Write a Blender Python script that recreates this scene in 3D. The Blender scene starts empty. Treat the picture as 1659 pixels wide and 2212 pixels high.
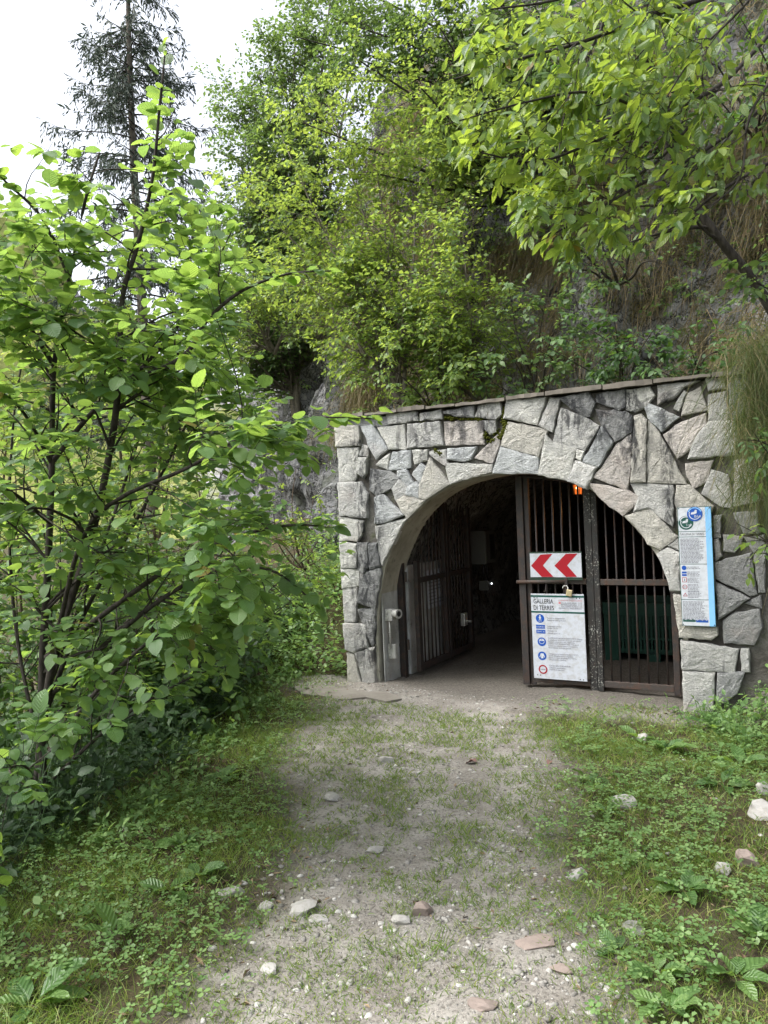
import bpy, bmesh, math, random
import numpy as np
from mathutils import Vector, Matrix, noise as mnoise

random.seed(11)
rng = np.random.default_rng(11)
SC = bpy.context.scene
COL = SC.collection

# ------------------------------------------------------------------ camera
F_PX, CX, CY, CAM_H = 1650.0, 829.5, 1106.0, 1.65      # photograph measured at 1659 x 2212
ROLL = math.radians(2.4)
FW = np.array([0, 1.0, 0]); UP0 = np.array([0, 0, 1.0]); XX = np.array([1.0, 0, 0])
RT = math.cos(ROLL) * XX - math.sin(ROLL) * UP0
UPV = math.sin(ROLL) * XX + math.cos(ROLL) * UP0
CAM = np.array([0, 0, CAM_H])
cam_d = bpy.data.cameras.new('camera'); cam = bpy.data.objects.new('camera', cam_d); COL.objects.link(cam)
cam_d.sensor_fit = 'VERTICAL'; cam_d.sensor_height = 36.0; cam_d.lens = F_PX / 2212 * 36.0
cam_d.clip_start = 0.05; cam_d.clip_end = 2000
cam.matrix_world = Matrix(((RT[0], UPV[0], -FW[0], CAM[0]), (RT[1], UPV[1], -FW[1], CAM[1]),
                           (RT[2], UPV[2], -FW[2], CAM[2]), (0, 0, 0, 1)))
SC.camera = cam

# ------------------------------------------------------------------ sky, sun, exposure
SUN_EL, SUN_AZ = math.radians(55), math.radians(-96)     # azimuth from +Y towards +X: open valley side, left
w = bpy.data.worlds.new('World'); SC.world = w; w.use_nodes = True
nt = w.node_tree; nt.nodes.clear()
sky = nt.nodes.new('ShaderNodeTexSky'); sky.sky_type = 'NISHITA'; sky.sun_disc = False
sky.sun_elevation = SUN_EL; sky.sun_rotation = SUN_AZ; sky.air_density = 1.0; sky.dust_density = 5.0; sky.ozone_density = 1.0
bg = nt.nodes.new('ShaderNodeBackground'); bg.inputs[1].default_value = 0.15
hsv = nt.nodes.new('ShaderNodeHueSaturation'); hsv.inputs['Saturation'].default_value = 0.35
wo = nt.nodes.new('ShaderNodeOutputWorld')
nt.links.new(sky.outputs[0], hsv.inputs['Color']); nt.links.new(hsv.outputs[0], bg.inputs[0]); nt.links.new(bg.outputs[0], wo.inputs[0])
sd = bpy.data.lights.new('sun', 'SUN'); sd.energy = 1.4; sd.angle = math.radians(50); sd.color = (1.0, 0.98, 0.95)
so = bpy.data.objects.new('sun', sd); COL.objects.link(so)
sdir = Vector((math.sin(SUN_AZ) * math.cos(SUN_EL), math.cos(SUN_AZ) * math.cos(SUN_EL), math.sin(SUN_EL)))
so.rotation_euler = sdir.to_track_quat('Z', 'Y').to_euler()
vs = SC.view_settings; vs.view_transform = 'Standard'; vs.look = 'None'; vs.gamma = 1.0; vs.exposure = 1.5; vs.use_curve_mapping = False
SC.cycles.max_bounces = 8; SC.cycles.diffuse_bounces = 3; SC.cycles.glossy_bounces = 2; SC.cycles.transmission_bounces = 5; SC.cycles.transparent_max_bounces = 6
SC.cycles.use_denoising = True

# ------------------------------------------------------------------ pixel -> place helpers
def ray(x, y): return FW + (x - CX) / F_PX * RT + (CY - y) / F_PX * UPV
def on_ground(x, y, z=0.0):
    d = ray(x, y); return CAM + d * (z - CAM_H) / d[2]
def at_depth(x, y, depth): return CAM + ray(x, y) * depth
YAW = math.radians(29)                                     # the portal wall is turned 29 degrees
WD = np.array([math.cos(YAW), -math.sin(YAW), 0]); WN = np.array([math.sin(YAW), math.cos(YAW), 0])
WO = on_ground(1480, 1535)                                 # foot of the right jamb = wall origin
def on_wall(x, y, w=0.0):                                  # -> (u along wall, v up)
    d = ray(x, y); t = ((WO + WN * w - CAM) @ WN) / (d @ WN); P = CAM + d * t - WO
    return (P @ WD, P[2])
def wpt(u, w, v): return WO + WD * u + WN * w + np.array([0, 0, v])
def project(P):
    P = np.asarray(P) - CAM; dep = P @ FW
    return CX + F_PX * (P @ RT) / dep, CY - F_PX * (P @ UPV) / dep, dep

# ------------------------------------------------------------------ object helpers
def tag(o, label=None, cat=None, group=None, kind=None):
    if label: o['label'] = label
    if cat: o['category'] = cat
    if group: o['group'] = group
    if kind: o['kind'] = kind
    return o
def empty(name, loc, rz=0.0):
    o = bpy.data.objects.new(name, None); o.empty_display_size = 0.1
    o.location = loc; o.rotation_euler = (0, 0, rz); COL.objects.link(o); return o
def link(name, me, mat, parent=None):
    o = bpy.data.objects.new(name, me); COL.objects.link(o)
    if mat is not None and len(me.materials) == 0: me.materials.append(mat)
    if parent is not None: o.parent = parent
    return o
def mesh_np(name, V, Fc, n, smooth=False, attr=None, uv=None):
    """V (N,3), Fc flat face index array with n corners each"""
    V = np.asarray(V, np.float32).reshape(-1, 3); Fc = np.asarray(Fc, np.int32).reshape(-1, n)
    me = bpy.data.meshes.new(name)
    me.vertices.add(len(V)); me.vertices.foreach_set('co', V.ravel())
    me.loops.add(Fc.size); me.loops.foreach_set('vertex_index', Fc.ravel())
    me.polygons.add(len(Fc))
    me.polygons.foreach_set('loop_start', np.arange(0, Fc.size, n, dtype=np.int32))
    if smooth: me.polygons.foreach_set('use_smooth', np.ones(len(Fc), bool))
    if attr is not None:
        for k, v in attr.items():
            a = me.attributes.new(k, 'FLOAT', 'POINT'); a.data.foreach_set('value', np.asarray(v, np.float32).ravel())
    if uv is not None:
        l = me.uv_layers.new(name='UVMap'); l.data.foreach_set('uv', np.asarray(uv, np.float32)[Fc.ravel()].ravel())
    me.update(calc_edges=True); me.validate()
    return me
def mesh_py(name, V, Fs, smooth=False):
    me = bpy.data.meshes.new(name); me.from_pydata([tuple(v) for v in V], [], Fs)
    if smooth: me.polygons.foreach_set('use_smooth', np.ones(len(me.polygons), bool))
    me.update(); return me
def bm_mesh(name, bm, smooth=False):
    me = bpy.data.meshes.new(name); bmesh.ops.recalc_face_normals(bm, faces=bm.faces[:]); bm.to_mesh(me); bm.free()
    if smooth: me.polygons.foreach_set('use_smooth', np.ones(len(me.polygons), bool))
    return me
def box(bm, c, s, bev=0.0, rot=None):
    r = bmesh.ops.create_cube(bm, size=1.0); vs_ = r['verts']
    for v in vs_: v.co = Vector((v.co.x * s[0], v.co.y * s[1], v.co.z * s[2]))
    if rot is not None: bmesh.ops.rotate(bm, verts=vs_, cent=(0, 0, 0), matrix=rot)
    for v in vs_: v.co += Vector(c)
    if bev > 0:
        es = list({e for v in vs_ for e in v.link_edges})
        bmesh.ops.bevel(bm, geom=es, offset=bev, segments=2, profile=0.5, affect='EDGES')
def cyl(bm, a, b, r, n=10, r2=None):
    a, b = Vector(a), Vector(b); d = b - a
    q = d.to_track_quat('Z', 'Y').to_matrix().to_4x4()
    bmesh.ops.create_cone(bm, cap_ends=True, segments=n, radius1=r, radius2=r if r2 is None else r2, depth=d.length,
                          matrix=Matrix.Translation((a + b) / 2) @ q)
def part(name, fn, mat, parent, smooth=False):
    bm = bmesh.new(); fn(bm); return link(name, bm_mesh(name, bm, smooth), mat, parent)

# ------------------------------------------------------------------ materials
class NB:
    def __init__(s, name):
        s.m = bpy.data.materials.new(name); s.m.use_nodes = True; s.t = s.m.node_tree; s.t.nodes.clear()
        s.out = s.t.nodes.new('ShaderNodeOutputMaterial')
    def n(s, ty, **kw):
        nd = s.t.nodes.new('ShaderNode' + ty)
        for k, v in kw.items():
            if k.startswith('i_'):
                key = k[2:]; key = int(key) if key.isdigit() else key.replace('_', ' ')
                s.set(nd.inputs[key], v)
            else: setattr(nd, k, v)
        return nd
    def set(s, sock, v):
        if isinstance(v, bpy.types.NodeSocket): s.t.links.new(v, sock)
        elif isinstance(v, bpy.types.Node): s.t.links.new(v.outputs[0], sock)
        else:
            if sock.type == 'RGBA' and len(v) == 3: v = (*v, 1)
            sock.default_value = v
    def mix(s, f, a, b, mode='MIX'):
        nd = s.t.nodes.new('ShaderNodeMix'); nd.data_type = 'RGBA'; nd.blend_type = mode
        s.set(nd.inputs[0], f); s.set(nd.inputs[6], a); s.set(nd.inputs[7], b); return nd.outputs[2]
    def math(s, op, a, b=0.0, clamp=False):
        nd = s.t.nodes.new('ShaderNodeMath'); nd.operation = op; nd.use_clamp = clamp
        s.set(nd.inputs[0], a); s.set(nd.inputs[1], b); return nd.outputs[0]
    def noise(s, vec, scale, detail=4, rough=0.55, dist=0.0):
        nd = s.n('TexNoise'); s.set(nd.inputs['Vector'], vec); nd.inputs['Scale'].default_value = scale
        nd.inputs['Detail'].default_value = detail; nd.inputs['Roughness'].default_value = rough; nd.inputs['Distortion'].default_value = dist
        return nd.outputs[0]
    def ramp(s, f, stops, interp='LINEAR'):
        nd = s.n('ValToRGB'); s.set(nd.inputs[0], f); cr = nd.color_ramp; cr.interpolation = interp
        while len(cr.elements) < len(stops): cr.elements.new(0.5)
        for e, (p, c) in zip(cr.elements, stops):
            e.position = p; e.color = (*c, 1) if hasattr(c, '__len__') else (c, c, c, 1)
        return nd.outputs[0]
    def vscale(s, vec, sc):
        nd = s.n('Mapping'); s.set(nd.inputs[0], vec); nd.inputs['Scale'].default_value = sc; return nd.outputs[0]
    def pos(s): return s.n('NewGeometry').outputs['Position']
    def bump(s, h, st, dist=0.01):
        nd = s.n('Bump'); s.set(nd.inputs['Height'], h); nd.inputs['Strength'].default_value = st; nd.inputs['Distance'].default_value = dist
        return nd.outputs[0]
    def surf(s, col, rough=0.8, normal=None, metal=0.0, spec=0.3):
        b = s.n('BsdfPrincipled'); s.set(b.inputs['Base Color'], col); s.set(b.inputs['Roughness'], rough)
        b.inputs['Metallic'].default_value = metal; b.inputs['Specular IOR Level'].default_value = spec
        if normal is not None: s.set(b.inputs['Normal'], normal)
        return b
    def done(s, sh):
        s.t.links.new(sh.outputs[0] if isinstance(sh, bpy.types.Node) else sh, s.out.inputs[0]); return s.m

def plain(name, col, rough=0.5, metal=0.0, dirt=0.25, sc=25, spec=0.3, dirtcol=(0.05, 0.045, 0.035)):
    b = NB(name); p = b.pos(); n1 = b.noise(p, sc, 5, 0.65); n2 = b.noise(p, sc * 7, 3, 0.6)
    f = b.math('MULTIPLY', b.ramp(n1, [(0.45, 0.0), (0.75, 1.0)]), dirt)
    c = b.mix(f, col, dirtcol); c = b.mix(0.12, c, n2, 'OVERLAY')
    return b.done(b.surf(c, rough, b.bump(n2, 0.15, 0.002), metal, spec))

def m_stone():
    b = NB('portal_stone'); p = b.pos(); oi = b.n('ObjectInfo')
    rnd = oi.outputs['Random']
    sh = b.n('VectorMath', operation='MULTIPLY_ADD'); b.set(sh.inputs[0], b.n('CombineXYZ', i_0=rnd, i_1=rnd, i_2=rnd)); sh.inputs[1].default_value = (17, 31, 23); b.set(sh.inputs[2], p); ps = sh.outputs[0]
    mot = b.noise(ps, 7, 6, 0.62, .4); fine = b.noise(ps, 85, 4, 0.7); big = b.noise(p, 2.2, 3, 0.5)
    c = b.mix(b.ramp(mot, [(0.3, 0), (0.7, 1)]), (0.45, 0.455, 0.445), (0.67, 0.665, 0.63))
    c = b.mix(1.0, c, oi.outputs['Color'], 'MULTIPLY')
    c = b.mix(b.math('MULTIPLY', b.ramp(b.noise(ps, 3.3, 3, 0.5), [(0.58, 0), (0.74, 1)]), 0.30), c, (0.40, 0.29, 0.22))     # rust tint
    c = b.mix(b.math('MULTIPLY', b.ramp(fine, [(0.35, 1), (0.55, 0)]), 0.35), c, (0.13, 0.13, 0.125))
    c = b.mix(b.math('MULTIPLY', b.ramp(fine, [(0.6, 0), (0.72, 1)]), 0.45), c, (0.62, 0.62, 0.58))
    # run-down water stains: a noise stretched along z
    st = b.noise(b.vscale(p, (5.5, 5.5, 0.55)), 1.6, 5, 0.62, 0.3)
    st2 = b.noise(b.vscale(p, (12, 12, 2.5)), 1.8, 6, 0.7)
    f = b.math('MULTIPLY', b.ramp(st, [(0.58, 0), (0.70, 1)]), b.ramp(st2, [(0.36, 0.0), (0.60, 1)]))
    c = b.mix(b.math('MULTIPLY', f, 0.75), c, (0.035, 0.037, 0.042))
    wet = b.n('Attribute', attribute_name='wet').outputs['Fac']
    wf = b.math('MULTIPLY', wet, b.ramp(b.noise(b.vscale(p, (6, 6, 2.6)), 2.0, 7, .75, .8), [(0.44, 0), (0.56, 1)]))
    c = b.mix(b.math('MULTIPLY', wf, 0.92), c, (0.03, 0.032, 0.037))
    h = b.math('ADD', b.math('MULTIPLY', b.noise(b.vscale(ps, (1, 1, 1.6)), 34, 7, 0.75, 0.6), 1.0), b.math('MULTIPLY', fine, 0.5))
    return b.done(b.surf(c, 0.85, b.bump(h, 1.0, 0.034), 0, 0.25))

def m_mortar():
    b = NB('mortar'); p = b.pos(); n = b.noise(p, 30, 6, 0.7); m = b.noise(p, 3.0, 3, 0.6)
    c = b.mix(b.ramp(m, [(0.4, 0), (0.62, 1)]), (0.055, 0.05, 0.045), (0.16, 0.155, 0.14))
    c = b.mix(b.math('MULTIPLY', b.ramp(b.noise(p, 6, 4, 0.6), [(0.55, 0), (0.68, 1)]), 0.7), c, (0.05, 0.06, 0.02))
    return b.done(b.surf(c, 0.95, b.bump(n, 1.0, 0.02), 0, 0.1))

def m_plaster(name='lining_plaster', base=(0.40, 0.385, 0.33)):
    b = NB(name); p = b.pos(); n = b.noise(p, 20, 6, 0.65)
    c = b.mix(b.ramp(b.noise(p, 3.5, 4, 0.6), [(0.35, 0), (0.7, 1)]), base, (base[0] * .55, base[1] * .55, base[2] * .52))
    st = b.noise(b.vscale(p, (6, 6, 0.8)), 2.0, 4, 0.6)
    c = b.mix(b.math('MULTIPLY', b.ramp(st, [(0.56, 0), (0.7, 1)]), 0.6), c, (0.06, 0.06, 0.05))
    c = b.mix(b.ramp(n, [(0.62, 0), (0.66, 0.6)]), c, (0.14, 0.13, 0.115))
    return b.done(b.surf(c, 0.9, b.bump(n, 0.6, 0.012), 0, 0.15))

def m_steel(name, base=(0.028, 0.025, 0.025), rust=0.5, chips=0.0):
    b = NB(name); p = b.pos(); n = b.noise(p, 14, 6, 0.7); f2 = b.noise(p, 90, 3, 0.6)
    c = b.mix(b.math('MULTIPLY', b.ramp(n, [(0.45, 0), (0.65, 1)]), rust), base, (0.085, 0.042, 0.026))
    c = b.mix(b.math('MULTIPLY', b.ramp(f2, [(0.55, 0), (0.7, 1)]), 0.35), c, (0.11, 0.10, 0.085))
    if chips > 0:
        ch = b.math('MULTIPLY', b.ramp(b.noise(p, 75, 2, 0.5), [(0.60, 0), (0.63, 1)]), b.ramp(b.noise(p, 5, 2, 0.5), [(0.42, 0), (0.55, 1)]))
        c = b.mix(b.math('MULTIPLY', ch, chips), c, (0.55, 0.55, 0.5))
    return b.done(b.surf(c, 0.6, b.bump(f2, 0.3, 0.003), 0.0, 0.4))

def m_rock(name, ca, cb, stain=0.6, veg=0.0):
    b = NB(name); p = b.pos()
    n = b.noise(p, 2.2, 8, 0.62, 0.5); n2 = b.noise(p, 11, 6, 0.7); n3 = b.noise(p, 48, 4, 0.7)
    c = b.mix(b.ramp(n, [(0.32, 0), (0.68, 1)]), ca, cb)
    c = b.mix(b.math('MULTIPLY', b.ramp(n2, [(0.52, 0), (0.7, 1)]), 0.55), c, (0.48, 0.46, 0.42))
    c = b.mix(b.math('MULTIPLY', b.ramp(n2, [(0.3, 1), (0.46, 0)]), 0.6), c, (0.055, 0.06, 0.065))
    c = b.mix(b.math('MULTIPLY', b.ramp(b.noise(b.vscale(p, (3, 3, .7)), 1.3, 5, .6), [(0.52, 0), (0.66, 1)]), stain), c, (0.085, 0.08, 0.05))
    c = b.mix(b.math('MULTIPLY', b.ramp(b.noise(p, 1.7, 5, .65), [(0.5, 0), (0.62, 1)]), veg), c, (0.045, 0.06, 0.02))
    cr = b.math('ABSOLUTE', b.math('SUBTRACT', b.noise(b.vscale(p, (1, 1, .55)), 3.1, 4, .6, .8), .5)); ck = b.ramp(cr, [(0.0, 0), (0.022, 1)])
    cr2 = b.math('ABSOLUTE', b.math('SUBTRACT', b.noise(p, 7.3, 3, .6, .5), .5)); ck2 = b.ramp(cr2, [(0.0, 0), (0.03, 1)])
    ck = b.math('MULTIPLY', ck, ck2); c = b.mix(ck, (0.03, 0.03, 0.028), c)
    h = b.math('ADD', b.math('ADD', b.math('MULTIPLY', n2, 1.0), b.math('MULTIPLY', n3, 0.6)), b.math('MULTIPLY', ck, 0.35))
    return b.done(b.surf(c, 0.85, b.bump(h, 1.0, 0.08), 0, 0.25))

def m_ground():
    b = NB('ground_soil'); p = b.pos()
    veg = b.n('Attribute', attribute_name='veg').outputs['Fac']; damp = b.n('Attribute', attribute_name='damp').outputs['Fac']
    n = b.noise(p, 3.2, 6, 0.65); g = b.noise(p, 60, 4, 0.7); g2 = b.noise(p, 190, 3, 0.6)
    soil = b.mix(b.ramp(n, [(0.35, 0), (0.65, 1)]), (0.19, 0.174, 0.152), (0.32, 0.303, 0.272))
    vo = b.n('TexVoronoi', feature='F1'); b.set(vo.inputs['Vector'], p); vo.inputs['Scale'].default_value = 62
    peb = b.ramp(vo.outputs['Distance'], [(0.18, 1), (0.34, 0)])
    pick = b.n('SeparateColor'); b.set(pick.inputs[0], vo.outputs['Color'])
    pm = b.math('MULTIPLY', peb, b.ramp(pick.outputs[0], [(0.42, 0), (0.46, 1)]))
    soil = b.mix(b.math('MULTIPLY', pm, 0.8), soil, b.mix(pick.outputs[1], (0.17, 0.16, 0.145), (0.46, 0.45, 0.42)))
    soil = b.mix(b.math('MULTIPLY', b.ramp(g, [(0.36, 1), (0.5, 0)]), 0.6), soil, (0.06, 0.05, 0.04))
    dsoil = b.mix(b.ramp(g, [(0.4, 0), (0.7, 1)]), (0.085, 0.077, 0.067), (0.19, 0.175, 0.152))
    soil = b.mix(damp, soil, dsoil)
    vs_ = b.mix(b.ramp(g, [(0.35, 0), (0.65, 1)]), (0.035, 0.028, 0.018), (0.085, 0.065, 0.035))
    vs_ = b.mix(b.math('MULTIPLY', b.ramp(n, [(0.45, 0), (0.6, 1)]), 0.6), vs_, (0.045, 0.06, 0.018))
    c = b.mix(veg, soil, vs_)
    h = b.math('ADD', b.math('ADD', b.math('MULTIPLY', g, 0.7), b.math('MULTIPLY', g2, 0.25)), b.math('MULTIPLY', pm, 0.5))
    return b.done(b.surf(c, 0.92, b.bump(h, 1.0, 0.012), 0, 0.2))

def m_leaf(name, dark, mid, light, tr, fac=0.42, rough=0.42, veins=0.0, spec=0.4, brown=0.0):
    b = NB(name)
    a = b.n('Attribute', attribute_name='rnd').outputs['Fac']; oi = b.n('ObjectInfo').outputs['Random']
    r = b.math('FRACT', b.math('ADD', a, oi))
    c = b.ramp(r, [(0.0, dark), (0.5, mid), (0.93, light), (1.0, light)])
    if brown > 0:
        c = b.mix(b.math('MULTIPLY', b.ramp(b.math('FRACT', b.math('MULTIPLY', r, 37.3)), [(1 - brown, 0), (1 - brown + .002, 1)], 'LINEAR'), .9), c, (0.28, 0.12, 0.03))
    t = b.mix(r, (tr[0] * .75, tr[1] * .8, tr[2]), (tr[0] * 1.2, tr[1] * 1.12, tr[2]))
    nrm = None
    if veins > 0:
        uv = b.n('TexCoord').outputs['UV']; s = b.n('SeparateXYZ'); b.set(s.inputs[0], uv)
        ax = b.math('ABSOLUTE', b.math('SUBTRACT', s.outputs[0], 0.5))
        ph = b.math('SUBTRACT', s.outputs[1], b.math('MULTIPLY', ax, 0.9))
        wv = b.math('SINE', b.math('MULTIPLY', ph, 46.0))
        mid_ = b.ramp(ax, [(0.0, 0.0), (0.04, 1.0)])
        h = b.math('ADD', b.math('MULTIPLY', wv, 0.5), b.math('MULTIPLY', mid_, 0.8))
        nrm = b.bump(h, veins, 0.006)
        c = b.mix(b.math('MULTIPLY', b.ramp(wv, [(0.75, 0), (1, 1)]), 0.16), c, (light[0] * 1.3, light[1] * 1.2, light[2] * 1.5))
    s1 = b.surf(c, rough, nrm, 0, spec)
    s2 = b.n('BsdfTranslucent'); b.set(s2.inputs[0], t)
    if nrm is not None: b.set(s2.inputs['Normal'], nrm)
    mx = b.n('MixShader'); mx.inputs[0].default_value = fac
    b.t.links.new(s1.outputs[0], mx.inputs[1]); b.t.links.new(s2.outputs[0], mx.inputs[2])
    return b.done(mx)

def m_bark(name, a=(0.035, 0.03, 0.025), c2=(0.12, 0.105, 0.085)):
    b = NB(name); p = b.pos(); n = b.noise(b.vscale(p, (3, 3, 1)), 14, 6, 0.65)
    return b.done(b.surf(b.mix(b.ramp(n, [(0.35, 0), (0.7, 1)]), a, c2), 0.85, b.bump(n, 0.7, 0.01), 0, 0.2))

def m_emit(name, col, st):
    b = NB(name); e = b.n('Emission'); b.set(e.inputs[0], col); e.inputs[1].default_value = st; return b.done(e)

M = dict(
    stone=m_stone(), mortar=m_mortar(), plaster=m_plaster(), white_plaster=m_plaster('painted_plaster', (0.46, 0.47, 0.47)),
    cap=plain('slate_cap', (0.155, 0.14, 0.12), 0.9, 0, 0.6, 9, 0.15), steel=m_steel('rusty_steel'), steel_chip=m_steel('chipped_steel', (0.02, 0.02, 0.02), 0.15, 0.5),
    rail=m_steel('rusty_rail', (0.05, 0.042, 0.038), 0.8), rock=m_rock('cliff_rock', (0.11, 0.115, 0.122), (0.33, 0.335, 0.34), 0.5, 0.55),
    vault=m_rock('tunnel_rock', (0.22, 0.22, 0.21), (0.38, 0.38, 0.37), 0.15, 0.0), soil=m_ground(),
    signwhite=plain('sign_white', (0.54, 0.57, 0.62), 0.35, 0, 0.25, 30), signdirty=plain('sign_weathered', (0.50, 0.53, 0.59), 0.4, 0, 0.7, 22, 0.3, (0.33, 0.32, 0.29)),
    grn=plain('sign_green', (0.012, 0.075, 0.06), 0.4, 0, 0.1), blu=plain('sign_blue', (0.012, 0.075, 0.36), 0.35, 0, 0.05),
    sky_=plain('sign_sky_blue', (0.22, 0.48, 0.80), 0.35, 0, 0.08), red=plain('sign_red', (0.33, 0.012, 0.022), 0.4, 0, 0.08),
    ink=plain('sign_ink', (0.02, 0.02, 0.025), 0.5, 0, 0.0), grey_ink=plain('sign_grey_ink', (0.16, 0.16, 0.19), 0.5, 0, 0.0), pink_ink=plain('sign_faded_red', (0.5, 0.2, 0.22), 0.5, 0, 0),
    backing=plain('sign_backing', (0.02, 0.045, 0.03), 0.7, 0, 0.5), brass=plain('brass', (0.55, 0.46, 0.28), 0.4, 0.5, 0.3), zinc=plain('zinc', (0.62, 0.62, 0.6), 0.35, 0.6, 0.2),
    white_metal=plain('white_paint', (0.38, 0.38, 0.365), 0.5, 0, 0.4, 40), crate=plain('green_plastic', (0.009, 0.05, 0.036), 0.45, 0, 0.2),
    cabinet=plain('grey_cabinet', (0.10, 0.104, 0.098), 0.5, 0, 0.3), black=plain('black_plastic', (0.02, 0.02, 0.02), 0.5, 0, 0),
    bark=m_bark('dark_bark', (0.022, 0.019, 0.016), (0.075, 0.066, 0.055)), bark_l=m_bark('grey_bark', (0.09, 0.08, 0.065), (0.22, 0.195, 0.16)), bark_b=m_bark('brown_bark', (0.05, 0.036, 0.025), (0.15, 0.11, 0.08)),
    pebble=plain('pale_stone', (0.34, 0.33, 0.31), 0.9, 0, 0.5, 30, 0.2, (0.15, 0.13, 0.1)),
    redrock=plain('reddish_stone', (0.245, 0.20, 0.175), 0.9, 0, 0.4, 25, 0.2), concrete=plain('worn_concrete', (0.21, 0.195, 0.17), 0.95, 0, 0.6, 8, 0.15, (0.12, 0.1, 0.08)),
    moss=plain('moss', (0.075, 0.085, 0.012), 0.95, 0, 0.5, 60, 0.1, (0.03, 0.03, 0.01)),
    dead=plain('dead_leaf', (0.17, 0.10, 0.085), 0.8, 0, 0.4, 60, 0.2),
)
# ------------------------------------------------------------------ terrain
def sstep(x, a, b):
    t = np.clip((x - a) / (b - a), 0, 1); return t * t * (3 - 2 * t)
def wl(x, y):                                              # world -> wall coordinates
    dx, dy = x - WO[0], y - WO[1]; return dx * WD[0] + dy * WD[1], dx * WN[0] + dy * WN[1]
def edge_l(y): return -1.30 - 0.11 * np.maximum(6.6 - y, 0) ** 1.3 + 0.06 * np.sin(1.7 * y + .6) + 0.04 * np.sin(4.1 * y)
def height(x, y):
    x = np.asarray(x, float); y = np.asarray(y, float); u, w_ = wl(x, y)
    d = np.maximum(edge_l(y) - x, 0)
    z = -(0.75 * d * sstep(d, 0, 1.1)); z = np.maximum(z, -9.0 - 0.01 * d)
    rise = 0.5 * np.maximum(y - 7.9, 0) * sstep(x, -4.6, -2.0)
    rise = np.minimum(rise, 1.6)
    inside = sstep(u, -3.5, -3.1) * (w_ > -.02)
    z = z * (1 - sstep(y, 7.4, 9.5) * .5) + rise * (1 - inside)
    xb = 2.32 + 0.13 * np.clip(y - 4.5, -3, 3)
    z = z + 0.62 * np.clip(x - xb, 0, 6) * sstep(x - xb, 0, .35) * (1 - ((w_ > .02) & (u < .3)) * 1.0) * (1 - ((w_ > .22) & (u < .9)) * 1.0)
    z = z + 0.018 * np.sin(2.3 * x + 1.1 * y) * np.sin(1.9 * y - .7 * x) + 0.010 * np.sin(5.7 * x + 2) * np.sin(6.3 * y)
    return z
def axis(lo, a, b, hi, st):
    mid = np.arange(a, b + 1e-6, st); l = []; p, s = a, st
    while p > lo: s *= 1.16; p -= s; l.append(p)
    r = []; p, s = mid[-1], st
    while p < hi: s *= 1.16; p += s; r.append(p)
    return np.concatenate([l[::-1], mid, r])
def grid_faces(nu, nv):
    i = np.arange(nu * nv).reshape(nu, nv)
    return np.stack([i[:-1, :-1], i[1:, :-1], i[1:, 1:], i[:-1, 1:]], -1).reshape(-1, 4)
gx = axis(-420, -2.6, 3.4, 420, .045); gy = axis(-60, 1.4, 9.2, 900, .045)
GX, GY = np.meshgrid(gx, gy, indexing='ij'); GZ = height(GX, GY)
fine_ = rng.normal(0, .004, GX.shape) * (np.abs(GX) < 3.4) * (GY < 9.3)
uu, ww = wl(GX, GY)
nz = 0.25 * np.sin(3.1 * GX + 1.7 * GY) + 0.2 * np.sin(7.3 * GX - 5.1 * GY + 1) + 0.15 * np.sin(13 * GX + 11 * GY)
# path mask in plan: gravel between the grassy margins
def path_mask(x, y):
    l = -0.62 - 0.02 * (y - 2.5) + 0.10 * np.sin(2.1 * y); r = 0.62 + 0.16 * (y - 2.5) + 0.08 * np.sin(2.7 * y + 1)
    return sstep(x, l - .25, l + .25) * (1 - sstep(x, r - .3, r + .3)) * (1 - sstep(y, 8.2, 9.0) * 0)
pm_ = path_mask(GX + .12 * nz, GY)
front = sstep(ww + .15 * nz, -.55, -.25) * sstep(uu, -3.9, -3.5)      # trodden earth in front of and inside the tunnel
veg = np.clip(1 - np.maximum(pm_, front) - .1 * nz, 0, 1)
damp = sstep(ww + .25 * nz, -.5, .1) * sstep(uu, -2.9, -2.5)
gm = mesh_np('ground', np.stack([GX, GY, GZ + fine_], -1), grid_faces(*GX.shape), 4, True, dict(veg=veg, damp=damp))
tag(link('ground', gm, M['soil']), kind='structure')

# far mountain side across the valley; sunlight and haze painted in as paler colours
def mountain():
    n, m_ = 150, 60; az = np.radians(np.linspace(-75, 6, n)); V = []
    for j in range(m_):
        t = j / (m_ - 1)
        for a in az:
            dist = 260 + 240 * t; ad = math.degrees(a)
            top = np.interp(ad, [-75, -40, -28, -24, -19, -15, -8, 6], [260, 235, 215, 196, 140, 112, 96, 90])
            z = -12 + top * (t ** 1.15)
            p = Vector((dist * math.sin(a) * .02, dist * math.cos(a) * .02, z * .03))
            k = mnoise.fractal(p, 0.9, 2.1, 6)
            V.append((dist * math.sin(a), dist * math.cos(a), z + 22 * k * t))
    return mesh_np('mountain', np.array(V), grid_faces(m_, n), 4, True)
bm_ = NB('mountain_forest'); p_ = bm_.pos()
c_ = bm_.mix(bm_.ramp(bm_.noise(p_, .05, 6, .7), [(0.4, 0), (0.6, 1)]), (0.17, 0.20, 0.05), (0.32, 0.34, 0.10))
c_ = bm_.mix(bm_.ramp(bm_.noise(p_, .018, 5, .65), [(0.55, 0), (0.62, 1)]), c_, (0.42, 0.41, 0.42))
M['mount'] = bm_.done(bm_.surf(c_, .95, bm_.bump(bm_.noise(p_, .35, 5, .7), 1.0, 3.0)))
tag(link('mountain', mountain(), M['mount']), kind='structure')

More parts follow.
